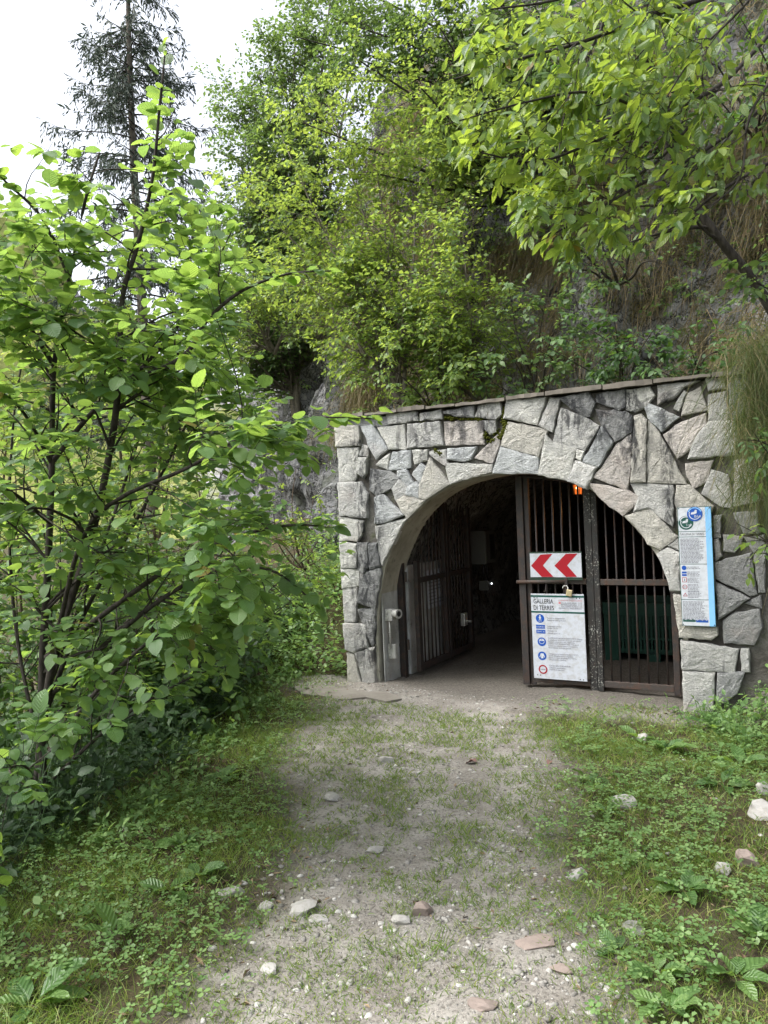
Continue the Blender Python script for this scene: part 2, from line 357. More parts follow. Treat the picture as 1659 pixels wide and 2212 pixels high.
# ------------------------------------------------------------------ portal wall of split stones
ARCH_PX = [(822, 1485), (818, 1400), (818, 1330), (830, 1240), (848, 1185), (870, 1140), (897, 1105), (930, 1075), (968, 1053), (1010, 1038), (1075, 1025),
           (1140, 1026), (1210, 1036), (1270, 1057), (1340, 1112), (1400, 1178), (1440, 1243), (1462, 1300), (1470, 1330), (1474, 1420), (1478, 1537)]
AR = np.array([on_wall(x, y) for x, y in ARCH_PX]); AR[0, 1] = AR[-1, 1] = -0.06
def catmull(P, k=6):
    P = np.asarray(P, float); Q = np.vstack([2 * P[0] - P[1], P, 2 * P[-1] - P[-2]]); out = []
    for i in range(1, len(Q) - 2):
        for t in np.linspace(0, 1, k, endpoint=False):
            a, b_, c, d = Q[i - 1], Q[i], Q[i + 1], Q[i + 2]
            out.append(.5 * ((2 * b_) + (c - a) * t + (2 * a - 5 * b_ + 4 * c - d) * t * t + (3 * b_ - a - 3 * c + d) * t ** 3))
    out.append(P[-1]); return np.array(out)
ARC = catmull(AR, 4)
def arc_off(d):                                            # offset outward from the opening
    T = np.gradient(ARC, axis=0); T /= np.linalg.norm(T, axis=1)[:, None] + 1e-9
    N = np.stack([-T[:, 1], T[:, 0]], -1); return ARC + N * d
def arch_top(u):
    A = ARC[(ARC[:, 1] > .55)]; o = np.argsort(A[:, 0]); return float(np.interp(u, A[o, 0], A[o, 1]))
portal = empty('portal_wall', WO, -YAW)
tag(portal, 'low wall of pale split stones with an arched tunnel opening', 'wall')
WALL_L, WALL_R, WALL_T, WALL_D = -3.10, 0.72, 2.555, 0.42
def slab(pts, w0, w1):
    bm = bmesh.new(); vs_ = [bm.verts.new((u, w0, v)) for u, v in pts]; f = bm.faces.new(vs_)
    r = bmesh.ops.extrude_face_region(bm, geom=[f]); 
    for v in [g for g in r['geom'] if isinstance(g, bmesh.types.BMVert)]: v.co.y = w1
    bmesh.ops.triangulate(bm, faces=[f_ for f_ in bm.faces if len(f_.verts) > 4]); return bm
ao = arc_off(.03)
core = [(WALL_L + .03, -.25), (WALL_L + .01, WALL_T), (WALL_R, WALL_T), (WALL_R, -.25)] + [(ao[-1, 0], -.25)] + [tuple(p) for p in ao[::-1]] + [(ao[0, 0], -.25)]
link('mortar', bm_mesh('mortar', slab(core, .018, WALL_D)), M['mortar'], portal)
def lining(off_in, off_out, w0, w1):
    A, B = arc_off(off_in), arc_off(off_out); n = len(A); V = []
    for Q, w_ in ((A, w0), (A, w1), (B, w1), (B, w0)): V += [(u, w_ + .006 * math.sin(i * 2.3), v) for i, (u, v) in enumerate(Q)]
    Fs = []
    for i in range(n - 1):
        for k in range(4): a, b_ = k * n + i, ((k + 1) % 4) * n + i; Fs.append((a, a + 1, b_ + 1, b_))
    return mesh_py('arch_lining', V, Fs)
link('arch_lining', lining(.008, .045, .012, .46), M['plaster'], portal)

ZA = (1280, 1440, 1659 / 900); ZB = (2080, 1440, 1659 / 900); ZC = (1280, 2100, 1659 / 900); ZE = (2400, 1200, 812 / 624)
G = dict(g=(1, 1, 1), b=(.93, .97, 1.02), w=(1.14, 1.14, 1.11), p=(1.03, .96, .93), t=(1.05, 1.02, .96), d=(.55, .56, .58), k=(.34, .35, .37))
STONES = [
 (ZA, 't', '75,445 165,440 250,440 258,580 165,583 85,588'), (ZA, 'd', '80,405 265,392 440,370 465,428 385,440 270,432 80,436'), (ZA, 'b', '265,440 350,430 375,470 460,600 375,678 330,600'),
 (ZA, 'w', '385,450 580,425 585,605 470,603'), (ZA, 'g', '450,350 675,335 680,400 590,412 470,425'), (ZA, 'g', '605,425 835,407 865,580 600,603'),
 (ZA, 'g', '697,350 845,318 855,390 697,403'), (ZA, 'd', '870,335 1092,288 1085,380 980,372 870,350'), (ZA, 'g', '1120,290 1270,262 1285,355 1240,390 1095,375'),
 (ZA, 'p', '870,410 1150,400 1155,570 880,578'), (ZA, 'g', '1160,405 1240,400 1245,480 1200,500 1165,460'), (ZA, 'w', '1325,255 1605,232 1590,300 1545,428 1300,385'),
 (ZA, 't', '1335,410 1540,450 1612,475 1550,660 1285,580'), (ZA, 'p', '1275,480 1265,585 1220,705 1088,668'), (ZA, 'b', '1280,590 1545,665 1545,787 1225,782'),
 (ZA, 'w', '890,705 1215,715 1205,772 1100,802 915,860 880,740'), (ZA, 'b', '895,600 1105,590 1060,680 1010,695 895,680'), (ZA, 'g', '765,625 880,610 890,720 870,722 765,645'),
 (ZA, 'w', '640,615 750,610 745,690 655,715'), (ZA, 'b', '495,630 625,612 620,738 465,758'), (ZA, 'w', '470,640 460,755 375,720 400,690'),
 (ZA, 't', '765,668 830,760 910,860 740,972 692,960 695,860'), (ZA, 'b', '650,770 700,712 735,740 695,852 640,790'), (ZA, 'b', '530,765 590,755 645,850 600,875 530,800'),
 (ZA, 'g', '540,825 600,880 585,930 515,975 490,890'), (ZA, 'b', '605,885 660,845 690,870 685,960 590,935'), (ZA, 't', '600,935 735,982 690,1022 640,1072 600,1112 545,1030 520,975'),
 (ZA, 'd', '335,750 475,770 540,820 480,890 380,945 325,900'), (ZA, 'b', '365,960 425,940 570,1080 440,1135 365,1145'), (ZA, 'g', '370,1165 595,1110 530,1218 490,1295 470,1338 422,1447 400,1410'),
 (ZA, 'g', '275,575 320,590 315,655 245,650'), (ZA, 'w', '250,670 310,670 300,780 280,815 232,775'), (ZA, 'w', '95,605 248,598 225,830 105,840'),
 (ZA, 'g', '100,850 265,845 310,930 305,1105 110,1085'), (ZA, 'w', '110,1095 280,1130 275,1200 235,1275 160,1262 110,1272'),
 (ZC, 'w', '112,65 235,80 235,245 120,250'), (ZC, 'w', '122,258 250,255 255,375 130,400'), (ZC, 'g', '130,405 238,390 225,640 145,642'), (ZC, 'g', '140,655 305,660 310,825 215,860 155,840'),
 (ZC, 't', '165,865 220,880 240,985 275,1085 175,1092'), (ZC, 'g', '225,870 365,825 375,1085 290,1092'), (ZC, 'd', '240,70 318,70 313,250 290,285 255,265'),
 (ZC, 'k', '322,80 385,70 408,235 330,258'), (ZC, 'd', '265,290 408,250 412,300 373,540 240,500'), (ZC, 'd', '245,555 370,545 365,800 345,815 300,700'),
 (ZB, 'g', '160,232 235,240 180,480 75,430'), (ZB, 'g', '245,310 425,380 520,440 410,610 180,550'), (ZB, 'd', '230,235 440,195 490,275 450,370 415,372 330,320'),
 (ZB, 'd', '500,210 705,170 705,300 660,325 500,265'), (ZB, 'w', '720,180 880,160 915,220 860,300 780,335 718,320'), (ZB, 'd', '495,320 710,335 755,370 755,480 635,550 540,430'),
 (ZB, 'w', '130,490 180,560 350,600 290,835 190,812 80,792'), (ZB, 'w', '355,610 405,625 385,690 350,670'), (ZB, 'b', '535,440 615,560 515,730 400,695'),
 (ZB, 'g', '345,690 500,740 425,890 290,837'), (ZB, 'p', '650,570 755,490 760,560 745,720 725,900 480,810'), (ZB, 't', '770,370 820,355 865,400 855,840 745,845 765,560'),
 (ZB, 't', '872,400 930,450 1150,855 865,845'), (ZB, 'b', '890,280 1095,375 965,480 875,385 850,310'), (ZB, 'g', '945,145 1240,110 1130,160 1060,240 950,280'),
 (ZB, 'w', '1130,185 1150,200 1100,325 1055,310'), (ZB, 't', '1250,155 1295,320 1115,360 1155,210'), (ZB, 'p', '1290,345 1285,420 1160,620 1085,670 985,500 1120,410'),
 (ZB, 'g', '1310,415 1400,405 1500,400 1510,640 1420,650 1160,675 1215,530'), (ZB, 'p', '1145,715 1340,690 1300,830 1200,890 1155,800'), (ZB, 't', '1080,875 1170,870 1345,1020 1300,1120 1090,1120 1070,960'),
 (ZB, 'g', '1330,760 1450,800 1480,1030 1400,1020 1265,930'), (ZB, 'g', '1310,220 1440,190 1450,390 1310,402'), (ZB, 'g', '1290,100 1420,90 1430,160 1310,180'), (ZB, 'd', '1455,100 1600,90 1610,380 1465,385'),
 (ZB, 'g', '745,855 1050,870 1050,1165 870,1030 790,935'), (ZB, 'p', '445,852 720,905 800,945 805,990 690,1087 600,1022 490,922'), (ZB, 'g', '805,950 885,1030 770,1060'),
 (ZB, 't', '705,1092 880,1035 1085,1240 1030,1290 960,1332 870,1292 800,1182'), (ZE, 'g', '300,1235 350,1195 372,1270'), (ZE, 'g', '245,1282 300,1245 365,1275 368,1462 312,1462 287,1372'),
 (ZE, 't', '330,1482 375,1490 385,1640 550,1650 555,1690 520,1715 360,1700'), (ZE, 'd', '385,1300 535,1300 545,1625 390,1630'), (ZE, 'g', '368,1720 660,1765 640,1885 375,1865'),
 (ZE, 'g', '377,1880 540,1885 535,2010 525,2100 382,2095'), (ZE, 'd', '555,1890 690,1885 650,1990 580,2040 555,2040'), (ZE, 'g', '675,1765 715,1765 720,1880 675,1875'),
 (ZE, 'd', '585,1620 650,1580 770,1560 780,1650 740,1740 590,1730'), (ZE, 'd', '545,1425 715,1505 590,1590 560,1610'), (ZE, 'd', '540,1320 725,1275 735,1370 755,1480 720,1490 545,1400'),
 (ZE, 'd', '535,1085 575,1080 570,1190 535,1190'), (ZE, 'd', '585,1180 680,1190 670,1240 640,1265 590,1260'), (ZE, 'd', '538,1205 560,1200 580,1285 543,1310'), (ZE, 'd', '700,1530 775,1490 780,1555'),
 (ZE, 'd', '690,1190 790,1180 800,1270 740,1265'), (ZE, 'd', '740,1280 800,1285 800,1470 765,1470'), (ZE, 'd', '640,1070 760,1060 770,1165 690,1175'), (ZE, 'g', '640,800 780,780 790,1000 640,1030'),
]
def stone_mesh(poly, k):
    r = random.Random(k * 13 + 5); P = [Vector((a, b_)) for a, b_ in poly]; out = []
    for i, a in enumerate(P):
        b_ = P[(i + 1) % len(P)]; n = max(1, int((b_ - a).length / .045)); nn = Vector((-(b_ - a).y, (b_ - a).x)).normalized()
        for j in range(n): out.append(a.lerp(b_, j / n) + nn * r.uniform(-.006, .006) * (1 if j else .6))
    c = sum(out, Vector((0, 0))) / len(out); n = len(out); pr = r.uniform(.012, .034)
    tx, ty = r.uniform(-.03, .03), r.uniform(-.03, .03)
    def dep(p, base): return -(base + (p.x - c.x) * tx + (p.y - c.y) * ty)
    V = [(p.x, .05, p.y) for p in out]
    V += [(p.x, dep(p, pr * .35) + r.uniform(-.004, .004), p.y) for p in out]
    def rough(q): v = Vector((q.x * 9 + k * 3.7, q.y * 9, k * 1.3)); return .003 * mnoise.noise(v) + .006 * mnoise.noise(v * 2.7) + .004 * mnoise.noise(v * 6)
    RG = ((.006, .85), (.025, 1.0), (.06, 1.05), (.11, 1.05))
    for ins, bs in RG:
        for p in out:
            d = c - p; q = p + d.normalized() * min(ins, d.length * (.2 + ins * 4.5)); V.append((q.x, dep(q, pr * bs) - rough(q) * (1 if ins > .01 else .4), q.y))
    V.append((c.x, dep(c, pr * 1.06) - rough(c), c.y)); Fs = []; nl = len(RG) + 1
    for L in range(nl):
        for i in range(n): j = (i + 1) % n; Fs.append((L * n + i, L * n + j, (L + 1) * n + j, (L + 1) * n + i))
    for i in range(n): Fs.append((nl * n + i, nl * n + (i + 1) % n, (nl + 1) * n))
    V = [(x - c.x, y, z - c.y) for x, y, z in V]
    me = mesh_py('stone', V, Fs); bm = bmesh.new(); bm.from_mesh(me); bmesh.ops.recalc_face_normals(bm, faces=bm.faces[:]); bm.to_mesh(me); bm.free()
    return me, c
DRIPS = [(-2.86, .09, .0, 2.35), (-2.70, .10, 1.15, 2.1), (-2.80, .11, .0, 1.2), (-2.18, .12, 2.0, 2.6), (-1.82, .14, 2.05, 2.6), (-1.55, .10, 2.0, 2.6), (-.78, .16, 2.05, 2.6), (-.55, .16, 1.95, 2.6), (-.30, .14, 1.75, 2.6), (-.05, .06, 1.2, 2.5)]
def wet_attr(me, c):
    a = me.attributes.new('wet', 'FLOAT', 'POINT'); vals = []
    for v in me.vertices:
        u, z = v.co.x + c.x, v.co.z + c.y; m_ = 0.0
        for du, wd_, z0, z1 in DRIPS:
            m_ = max(m_, math.exp(-((u - du) / wd_) ** 2) * float(np.clip((z - z0) / .25, 0, 1)) * (1 if z < z1 else 0))
        vals.append(m_)
    a.data.foreach_set('value', vals)
for k, (zz, g, s) in enumerate(STONES):
    pts = []
    for pr_ in s.split():
        a, b_ = map(float, pr_.split(','))
        pts.append(on_wall((zz[0] + a / zz[2]) * .548611, (zz[1] + b_ / zz[2]) * .548611))
    cc = np.mean(pts, axis=0); pts = [tuple(np.array(p) + (np.array(p) - cc) / (np.linalg.norm(np.array(p) - cc) + 1e-6) * .009) for p in pts]
    me, c = stone_mesh(pts, k); wet_attr(me, c); o = link('stone', me, M['stone'], portal); o.location = (c.x, 0, c.y)
    f = random.uniform(.92, 1.08); o.color = (*[v * f for v in G[g]], 1)
# cap of rough slate slabs
u0 = WALL_L - .04; k = 0
while u0 < .50:
    L = random.uniform(.26, .62); u1 = min(u0 + L, .56); r = random.Random(k); th = r.uniform(.022, .04); z0 = 2.562 + r.uniform(0, .01)
    if u0 > -.9 and u0 < -.2: th += .018
    n = 7; V = []
    for j in range(n):
        uu_ = u0 + .006 + (u1 - u0 - .012) * j / (n - 1)
        wf = -.065 + r.uniform(-.012, .012); zt = z0 + th + r.uniform(-.006, .006)
        V += [(uu_, wf, z0 + r.uniform(-.003, .003)), (uu_, wf + .004, zt), (uu_, .40, zt + .01), (uu_, .40, z0)]
    Fs = [(4 * j + a, 4 * j + (a + 1) % 4, 4 * j + 4 + (a + 1) % 4, 4 * j + 4 + a) for j in range(n - 1) for a in range(4)] + [(0, 3, 2, 1), (4 * n - 4, 4 * n - 3, 4 * n - 2, 4 * n - 1)]
    me = mesh_py('cap_slab', V, Fs); link('cap_slab', me, M['cap'], portal); u0 = u1; k += 1
# moss cushions in the joints
def moss_patch(pxs, n, sz):
    V, Fs = [], []
    for i in range(n):
        a = random.random() * (len(pxs) - 1); k = int(a); t = a - k
        x = pxs[k][0] * (1 - t) + pxs[k + 1][0] * t; y = pxs[k][1] * (1 - t) + pxs[k + 1][1] * t
        u, v = on_wall((ZA[0] + x / ZA[2]) * .548611, (ZA[1] + y / ZA[2]) * .548611); u += random.gauss(0, .010); v += random.gauss(0, .010)
        s = sz * random.uniform(.5, 1.2); b0 = len(V); m_ = 6
        for j in range(m_): an = j * math.tau / m_; V.append((u + s * math.cos(an), .022, v + s * math.sin(an)))
        for j in range(m_): an = j * math.tau / m_ + .4; V.append((u + .6 * s * math.cos(an), -.012 - .3 * s, v + .6 * s * math.sin(an)))
        V.append((u, -.018 - .6 * s, v))
        for j in range(m_): q = (j + 1) % m_; Fs += [(b0 + j, b0 + q, b0 + m_ + q, b0 + m_ + j), (b0 + m_ + j, b0 + m_ + q, b0 + 2 * m_)]
    tag(link('moss', mesh_py('moss', V, Fs), M['moss'], portal), kind='stuff')
moss_patch([(870, 375), (960, 385), (1060, 385), (1140, 390)], 90, .013)
moss_patch([(1290, 300), (1295, 380), (1310, 440), (1290, 500), (1180, 560)], 120, .015)
moss_patch([(800, 610), (830, 630), (845, 650)], 30, .016)
moss_patch([(1170, 480), (1165, 540), (1260, 470)], 30, .012)
moss_patch([(690, 350), (700, 420), (740, 408)], 30, .010)

# ------------------------------------------------------------------ tunnel behind the wall
def vault():
    base = arc_off(.10); n = len(base); ws = np.concatenate([[.30], np.arange(.5, 3.2, .11), np.arange(3.3, 11, .4)]); V = []
    for w_ in ws:
        g = sstep(np.array(w_), .35, .7)
        for i, (u, v) in enumerate(base):
            k = mnoise.fractal(Vector((u * 1.3, w_ * 1.1, v * 1.3)), .9, 2.0, 5) * .14 + mnoise.noise(Vector((u * .6 + 5, w_ * .5, v * .6))) * .12
            k = max(k, -.03); cu, cv = -1.36, .7; d = np.array([u - cu, v - cv]); L = np.linalg.norm(d); s = 1 + g * (.04 + k / max(L, .4))
            V.append((cu + d[0] * s, w_, max(cv + d[1] * s, -.12)))
    m_ = len(ws); Fq = grid_faces(m_, n); c0 = len(V); V.append((-1.36, 11.2, .8)); Fs = [tuple(f) for f in Fq]
    for i in range(n - 1): Fs.append(((m_ - 1) * n + i, (m_ - 1) * n + i + 1, c0))
    Fs.append(((m_ - 1) * n + n - 1, (m_ - 1) * n, c0)); return mesh_py('tunnel_vault', V, Fs)
tv = link('tunnel_vault', vault(), M['vault']); tv.location = WO; tv.rotation_euler = (0, 0, -YAW); tag(tv, kind='structure')

# worn concrete threshold left of the opening
def sill():
    pts = [(632, 1482), (690, 1476), (760, 1486), (815, 1489), (846, 1496), (868, 1507), (835, 1513), (790, 1505), (740, 1509), (690, 1500), (655, 1497)]
    P = [on_ground(x, y, .02) for x, y in pts]; c = sum(P) / len(P); n = len(P)
    V = [(p[0], p[1], -.05) for p in P] + [(p[0], p[1], .014 + random.uniform(-.006, .006)) for p in P] + [(c[0], c[1], .020)]
    return mesh_py('threshold', V, [(i, (i + 1) % n, n + (i + 1) % n, n + i) for i in range(n)] + [(n + i, n + (i + 1) % n, 2 * n) for i in range(n)])
tag(link('threshold', sill(), M['concrete']), kind='structure')

# ------------------------------------------------------------------ gates
def wall_empty(name, u, w_, v): return empty(name, wpt(u, w_, v), -YAW)
GW = .36
gate = wall_empty('gate_leaf', -.73, GW, 0)
tag(gate, 'closed rusty steel bar gate leaf carrying the signs, right side of the arch', 'gate')
def gbox(name, u0, u1, v0, v1, mat, par=gate, org=-.73, t=.045, w_=0.0, bev=.004):
    part(name, lambda bm: box(bm, ((u0 + u1) / 2 - org, w_, (v0 + v1) / 2), (u1 - u0, t, v1 - v0), bev), M[mat], par)
at = lambda u: arch_top(u) - .012
gbox('stile', -1.425, -1.362, .03, at(-1.39), 'steel', t=.06); gbox('stile', -1.357, -1.312, .03, at(-1.33), 'steel', t=.04, w_=.01)
gbox('stile', -.815, -.752, .02, at(-.72), 'steel_chip', t=.05); gbox('stile', -.748, -.70, .02, at(-.68), 'steel_chip', t=.045, w_=-.008)
gbox('stile', -.125, -.075, .03, at(-.06), 'steel')
gbox('rail', -1.31, -.817, .055, .105, 'rail'); gbox('rail', -.698, -.127, .055, .11, 'rail')
gbox('rail', -1.31, -.817, .945, .995, 'rail'); gbox('rail', -.698, -.127, .94, .99, 'rail')
def bars(us, par, org):
    for u in us:
        part('bar', lambda bm: cyl(bm, (u - org, 0, .09), (u - org, 0, at(u)), .0085, 7), M['steel'], par, True)
bars(np.linspace(-1.255, -.865, 6), gate, -.73); bars(np.linspace(-.635, -.175, 7), gate, -.73)
part('bolt', lambda bm: cyl(bm, (-1.44 + .73, -.045, .965), (-.99 + .73, -.045, .972), .017, 12), M['rail'], gate, True)
part('hasp', lambda bm: (box(bm, (-.985 + .73, -.05, .93), (.028, .02, .14), .004)), M['steel'], gate)
part('hook', lambda bm: (cyl(bm, (-1.17 + .73, -.04, .95), (-1.175 + .73, -.05, .885), .006, 6), cyl(bm, (-1.175 + .73, -.05, .885), (-1.19 + .73, -.05, .88), .006, 6)), M['steel'], gate)
def curved_top(ua, ub, par, org):
    us = np.linspace(ua, ub, 14)
    def f(bm):
        for a, b_ in zip(us[:-1], us[1:]): cyl(bm, (a - org, 0, at(a) - .004), (b_ - org, 0, at(b_) - .004), .014, 6)
    part('top_rail', f, M['steel'], par)
curved_top(-1.40, -.08, gate, -.73)
# open leaf, swung 90 degrees into the tunnel
HU = -2.52
leaf2 = wall_empty('gate_leaf', HU, GW, 0)
tag(leaf2, 'open dark steel bar gate leaf swung back into the tunnel on the left', 'gate')
def atl(d): return max(1.15, arch_top(-2.70 + d) - .02)
def lbox(name, d0, d1, v0, v1, mat, t=.045):
    part(name, lambda bm: box(bm, (0, (d0 + d1) / 2, (v0 + v1) / 2), (t, d1 - d0, v1 - v0), .004), M[mat], leaf2)
for a, b_ in ((.05, .12), (.72, .77), (.79, .84), (1.38, 1.45)): lbox('stile', a, b_, .06, atl((a + b_) / 2), 'steel')
for a, b_ in ((.12, .72), (.84, 1.38)): lbox('rail', a, b_, .065, .125, 'steel'); lbox('rail', a, b_, .93, .98, 'steel')
for d in list(np.linspace(.20, .64, 6)) + list(np.linspace(.91, 1.31, 6)):
    part('bar', lambda bm: cyl(bm, (0, d, .09), (0, d, atl(d)), .0085, 7), M['steel'], leaf2, True)
part('lock_case', lambda bm: (box(bm, (.03, 1.15, .42), (.05, .09, .14), .006), cyl(bm, (.06, 1.15, .40), (.12, 1.15, .40), .012, 8)), M['zinc'], leaf2)
post = wall_empty('gate_post', -2.655, GW, 0)
tag(post, 'dark steel hinge post beside the white plaster of the left jamb', 'post')
part('post', lambda bm: box(bm, (0, 0, .60), (.06, .06, 1.24), .004), M['steel'], post)
for v in (.33, 1.0): part('hinge', lambda bm: (cyl(bm, (.05, 0, v - .05), (.05, 0, v + .05), .016, 8), box(bm, (-.05, -.01, v), (.07, .02, .025), 0)), M['rail'], post)

# ------------------------------------------------------------------ signs
class Sign:
    """flat print laid in thin layers on a plate; x right, y up from the top-left corner of the plate, metres"""
    def __init__(s, name, u0, v1, wdt, hgt, w_, label, mat, th=.004, kindcat='sign'):
        s.e = wall_empty(name, u0 + wdt / 2, w_, v1 - hgt); s.w, s.h, s.th = wdt, hgt, th; s.lay = 0
        tag(s.e, label, kindcat)
        s.pl = part('plate', lambda bm: box(bm, (0, 0, hgt / 2), (wdt, th, hgt), .0008), M[mat], s.e)
    def P(s, x, y, l): return (x - s.w / 2, -s.th / 2 - .0006 * (l + 1), s.h - y)
    def poly(s, name, polys, mat, l=1):
        V, Fs = [], []
        for p in polys:
            b0 = len(V); V += [s.P(x, y, l) for x, y in p]; Fs.append(tuple(range(b0, b0 + len(p))))
        me = mesh_py(name, V, Fs); bm = bmesh.new(); bm.from_mesh(me); bmesh.ops.triangulate(bm, faces=[f for f in bm.faces if len(f.verts) > 4]); bm.to_mesh(me); bm.free()
        return link(name, me, M[mat], s.pl)
    def rect(s, name, x0, y0, x1, y1, mat, l=1): return s.poly(name, [[(x0, y0), (x0, y1), (x1, y1), (x1, y0)]], mat, l)
    def disc(s, name, x, y, r, mat, l=1, n=28): return s.poly(name, [[(x + r * math.cos(-a), y + r * math.sin(-a)) for a in np.linspace(0, math.tau, n, endpoint=False)]], mat, l)
    def ring(s, name, x, y, r0, r1, mat, l=1, a0=0.0, a1=math.tau, n=28):
        A = np.linspace(a0, a1, n); ps = []
        for a, b_ in zip(A[:-1], A[1:]): ps.append([(x + q * math.cos(t), y + q * math.sin(t)) for q, t in ((r0, a), (r1, a), (r1, b_), (r0, b_))])
        return s.poly(name, ps, mat, l)
    def text(s, body, x, y, cap, width, mat, l=2, name='lettering'):
        """cap = capital height, width = fitted width (or None), (x, y) = left end of the baseline"""
        TX.append((s, body, x, y, cap, width, mat, l, name))
    def lines(s, rows, x0, x1, y, dy, hgt, mat, seed, l=2):      # print too small to read: broken strokes
        r = random.Random(seed); ps = []
        for i in range(rows):
            x = x0; end = x0 + (x1 - x0) * r.uniform(.72, 1.0)
            while x < end:
                wl_ = min(r.uniform(.008, .024), end - x); ps.append([(x, y + i * dy), (x, y + i * dy + hgt), (x + wl_, y + i * dy + hgt), (x + wl_, y + i * dy)]); x += wl_ + .004
        s.poly('small_print', ps, mat, l)
TX = []
def flush_text():
    tmp = []
    for t in TX:
        c = bpy.data.curves.new('txt', 'FONT'); c.body = t[1]; c.size = 1.0; o = bpy.data.objects.new('txt', c); COL.objects.link(o); tmp.append(o)
    dg = bpy.context.evaluated_depsgraph_get()
    for o, (s, body, x, y, cap, width, mat, l, name) in zip(tmp, TX):
        me = bpy.data.meshes.new_from_object(o.evaluated_get(dg)); n = len(me.vertices); co = np.empty(n * 3, np.float32); me.vertices.foreach_get('co', co); co = co.reshape(-1, 3)
        k = cap / .70; kx = k if width is None else width / max(co[:, 0].max() - co[:, 0].min(), 1e-6); x0 = co[:, 0].min()
        q = np.stack([x + (co[:, 0] - x0) * kx - s.w / 2, np.full(n, -s.th / 2 - .0006 * (l + 1)), s.h - y + co[:, 1] * k], -1)
        me.vertices.foreach_set('co', q.astype(np.float32).ravel()); me.materials.clear(); link(name, me, M[mat], s.pl)
    for o in tmp:
        c = o.data; bpy.data.objects.remove(o); bpy.data.curves.remove(c)

# information sign on the gate
S = Sign('information_sign', -1.311, .862, .477, .760, .305, 'weathered white information sign titled GALLERIA DI TERRES on the gate', 'signdirty')
q = .477 / 1083.0
def sx(px, py): return (px - 253 - (py - 192) * .0417) * q
def sy(px, py): return (py - 192 - (px - 253 - (py - 192) * .0417) * .026) * .760 / 1735.0
S.rect('green_line', 0, .014, .477, .030, 'grn'); S.rect('green_line', 0, .156, .477, .171, 'grn')
def T(body, px, py, cap_px, w_px, mat='grey_ink'): S.text(body, sx(px, py), sy(px, py), cap_px * q, None if w_px is None else w_px * q, mat)
T('GALLERIA', 316, 392, 92, 408, 'ink'); T('DI TERRES', 320, 524, 92, 418, 'ink')
T('CHIAMATE DI SOCCORSO', 830, 352, 32, 478, 'pink_ink')
for i, t in enumerate(['CARABINIERI 112', 'EMERGENZA 115', 'SOCCORSO ALPINO 118', 'PARCO 0465/806666']): T(t, 890, 402 + 36 * i, 28, 412)
S.rect('emblem', sx(832, 385), sy(832, 365), sx(878, 385), sy(878, 407), 'pink_ink'); S.ring('emblem', sx(858, 492), sy(858, 492), .006, .009, 'grey_ink')
def C(px, py, r=88, mat='blu'): x, y = sx(px, py), sy(px, py); S.disc('pictogram', x, y, r * q, mat, 1); return x, y
x, y = C(450, 703)
S.disc('figure', x, y - .024, .0065, 'signwhite', 2); S.poly('figure', [[(x - .008, y - .017), (x - .012, y - .002), (x - .004, y - .004), (x - .012, y + .014), (x - .006, y + .014), (x, y + .003), (x + .006, y + .014), (x + .012, y + .014), (x + .005, y - .004), (x + .012, y - .003), (x + .008, y - .017)]], 'signwhite', 2)
S.ring('bicycle', x - .009, y + .024, .004, .006, 'signwhite', 2); S.ring('bicycle', x + .009, y + .024, .004, .006, 'signwhite', 2); S.poly('bicycle', [[(x - .009, y + .025), (x + .007, y + .017), (x + .009, y + .023), (x + .006, y + .019)]], 'signwhite', 2)
S.rect('blue_panel', sx(365, 870), sy(365, 830), sx(553, 870), sy(553, 912), 'blu'); S.rect('blue_panel', sx(374, 970), sy(374, 932), sx(562, 970), sy(562, 1012), 'blu')
T('L=2,4 Km', 376, 888, 36, 168, 'signwhite'); T('\u0394h=1 m', 392, 985, 36, 150, 'signwhite')
for i, (t, px, py, wd, m_) in enumerate([('Percorso ciclopedonale', 597, 708, 370, 'grey_ink'), ('Pedestrian and cycle path', 597, 750, 385, 'grey_ink'), ('Lunghezza 2,4 Km', 602, 872, 288, 'grey_ink'), ('Lenght 2,4 Km', 604, 912, 220, 'grey_ink'), ('Dislivello 1 m', 608, 965, 192, 'grey_ink'), ('Altitude gain 1 m', 610, 1012, 255, 'grey_ink'),
        ('ILLUMINAZIONE NON GARANTITA! Obbligo', 613, 1112, 700, 'grey_ink'), ('di caschetto e luce di sicurezza personale.', 615, 1150, 675, 'grey_ink'), ('Nessuna copertura rete telefonica.', 618, 1188, 545, 'grey_ink'), ('LIGHTS NOT GUARANTEED! The use of', 620, 1228, 620, 'grey_ink'), ('helmet and security lights is compulsory.', 622, 1268, 600, 'grey_ink'), ('No telephone coverage granted.', 625, 1306, 470, 'grey_ink'),
        ('Temperatura media costante (+10\u00b0C),', 630, 1432, 605, 'grey_ink'), ('usare abbigliamento adeguato', 634, 1470, 490, 'grey_ink'), ('Constant mean temperature (+10\u00b0C),', 637, 1510, 560, 'grey_ink'), ('Use protective clothing', 639, 1548, 340, 'grey_ink'),
        ('Chiuso dalle 19.00 alle 8.00', 645, 1672, 430, 'grey_ink'), ('Chiusura automatica.', 648, 1712, 330, 'grey_ink'), ('Pulsante di apertura', 650, 1752, 300, 'grey_ink')]): T(t, px, py, 29, wd, m_)
x, y = C(487, 1180); S.poly('helmet', [[(x - .026, y - .008), (x - .02, y - .02), (x - .008, y - .027), (x + .008, y - .027), (x + .02, y - .02), (x + .026, y - .008)]], 'signwhite', 2)
S.ring('helmet', x, y - .006, .021, .025, 'signwhite', 2, 0, math.pi); S.disc('helmet', x, y - .018, .004, 'blu', 3)
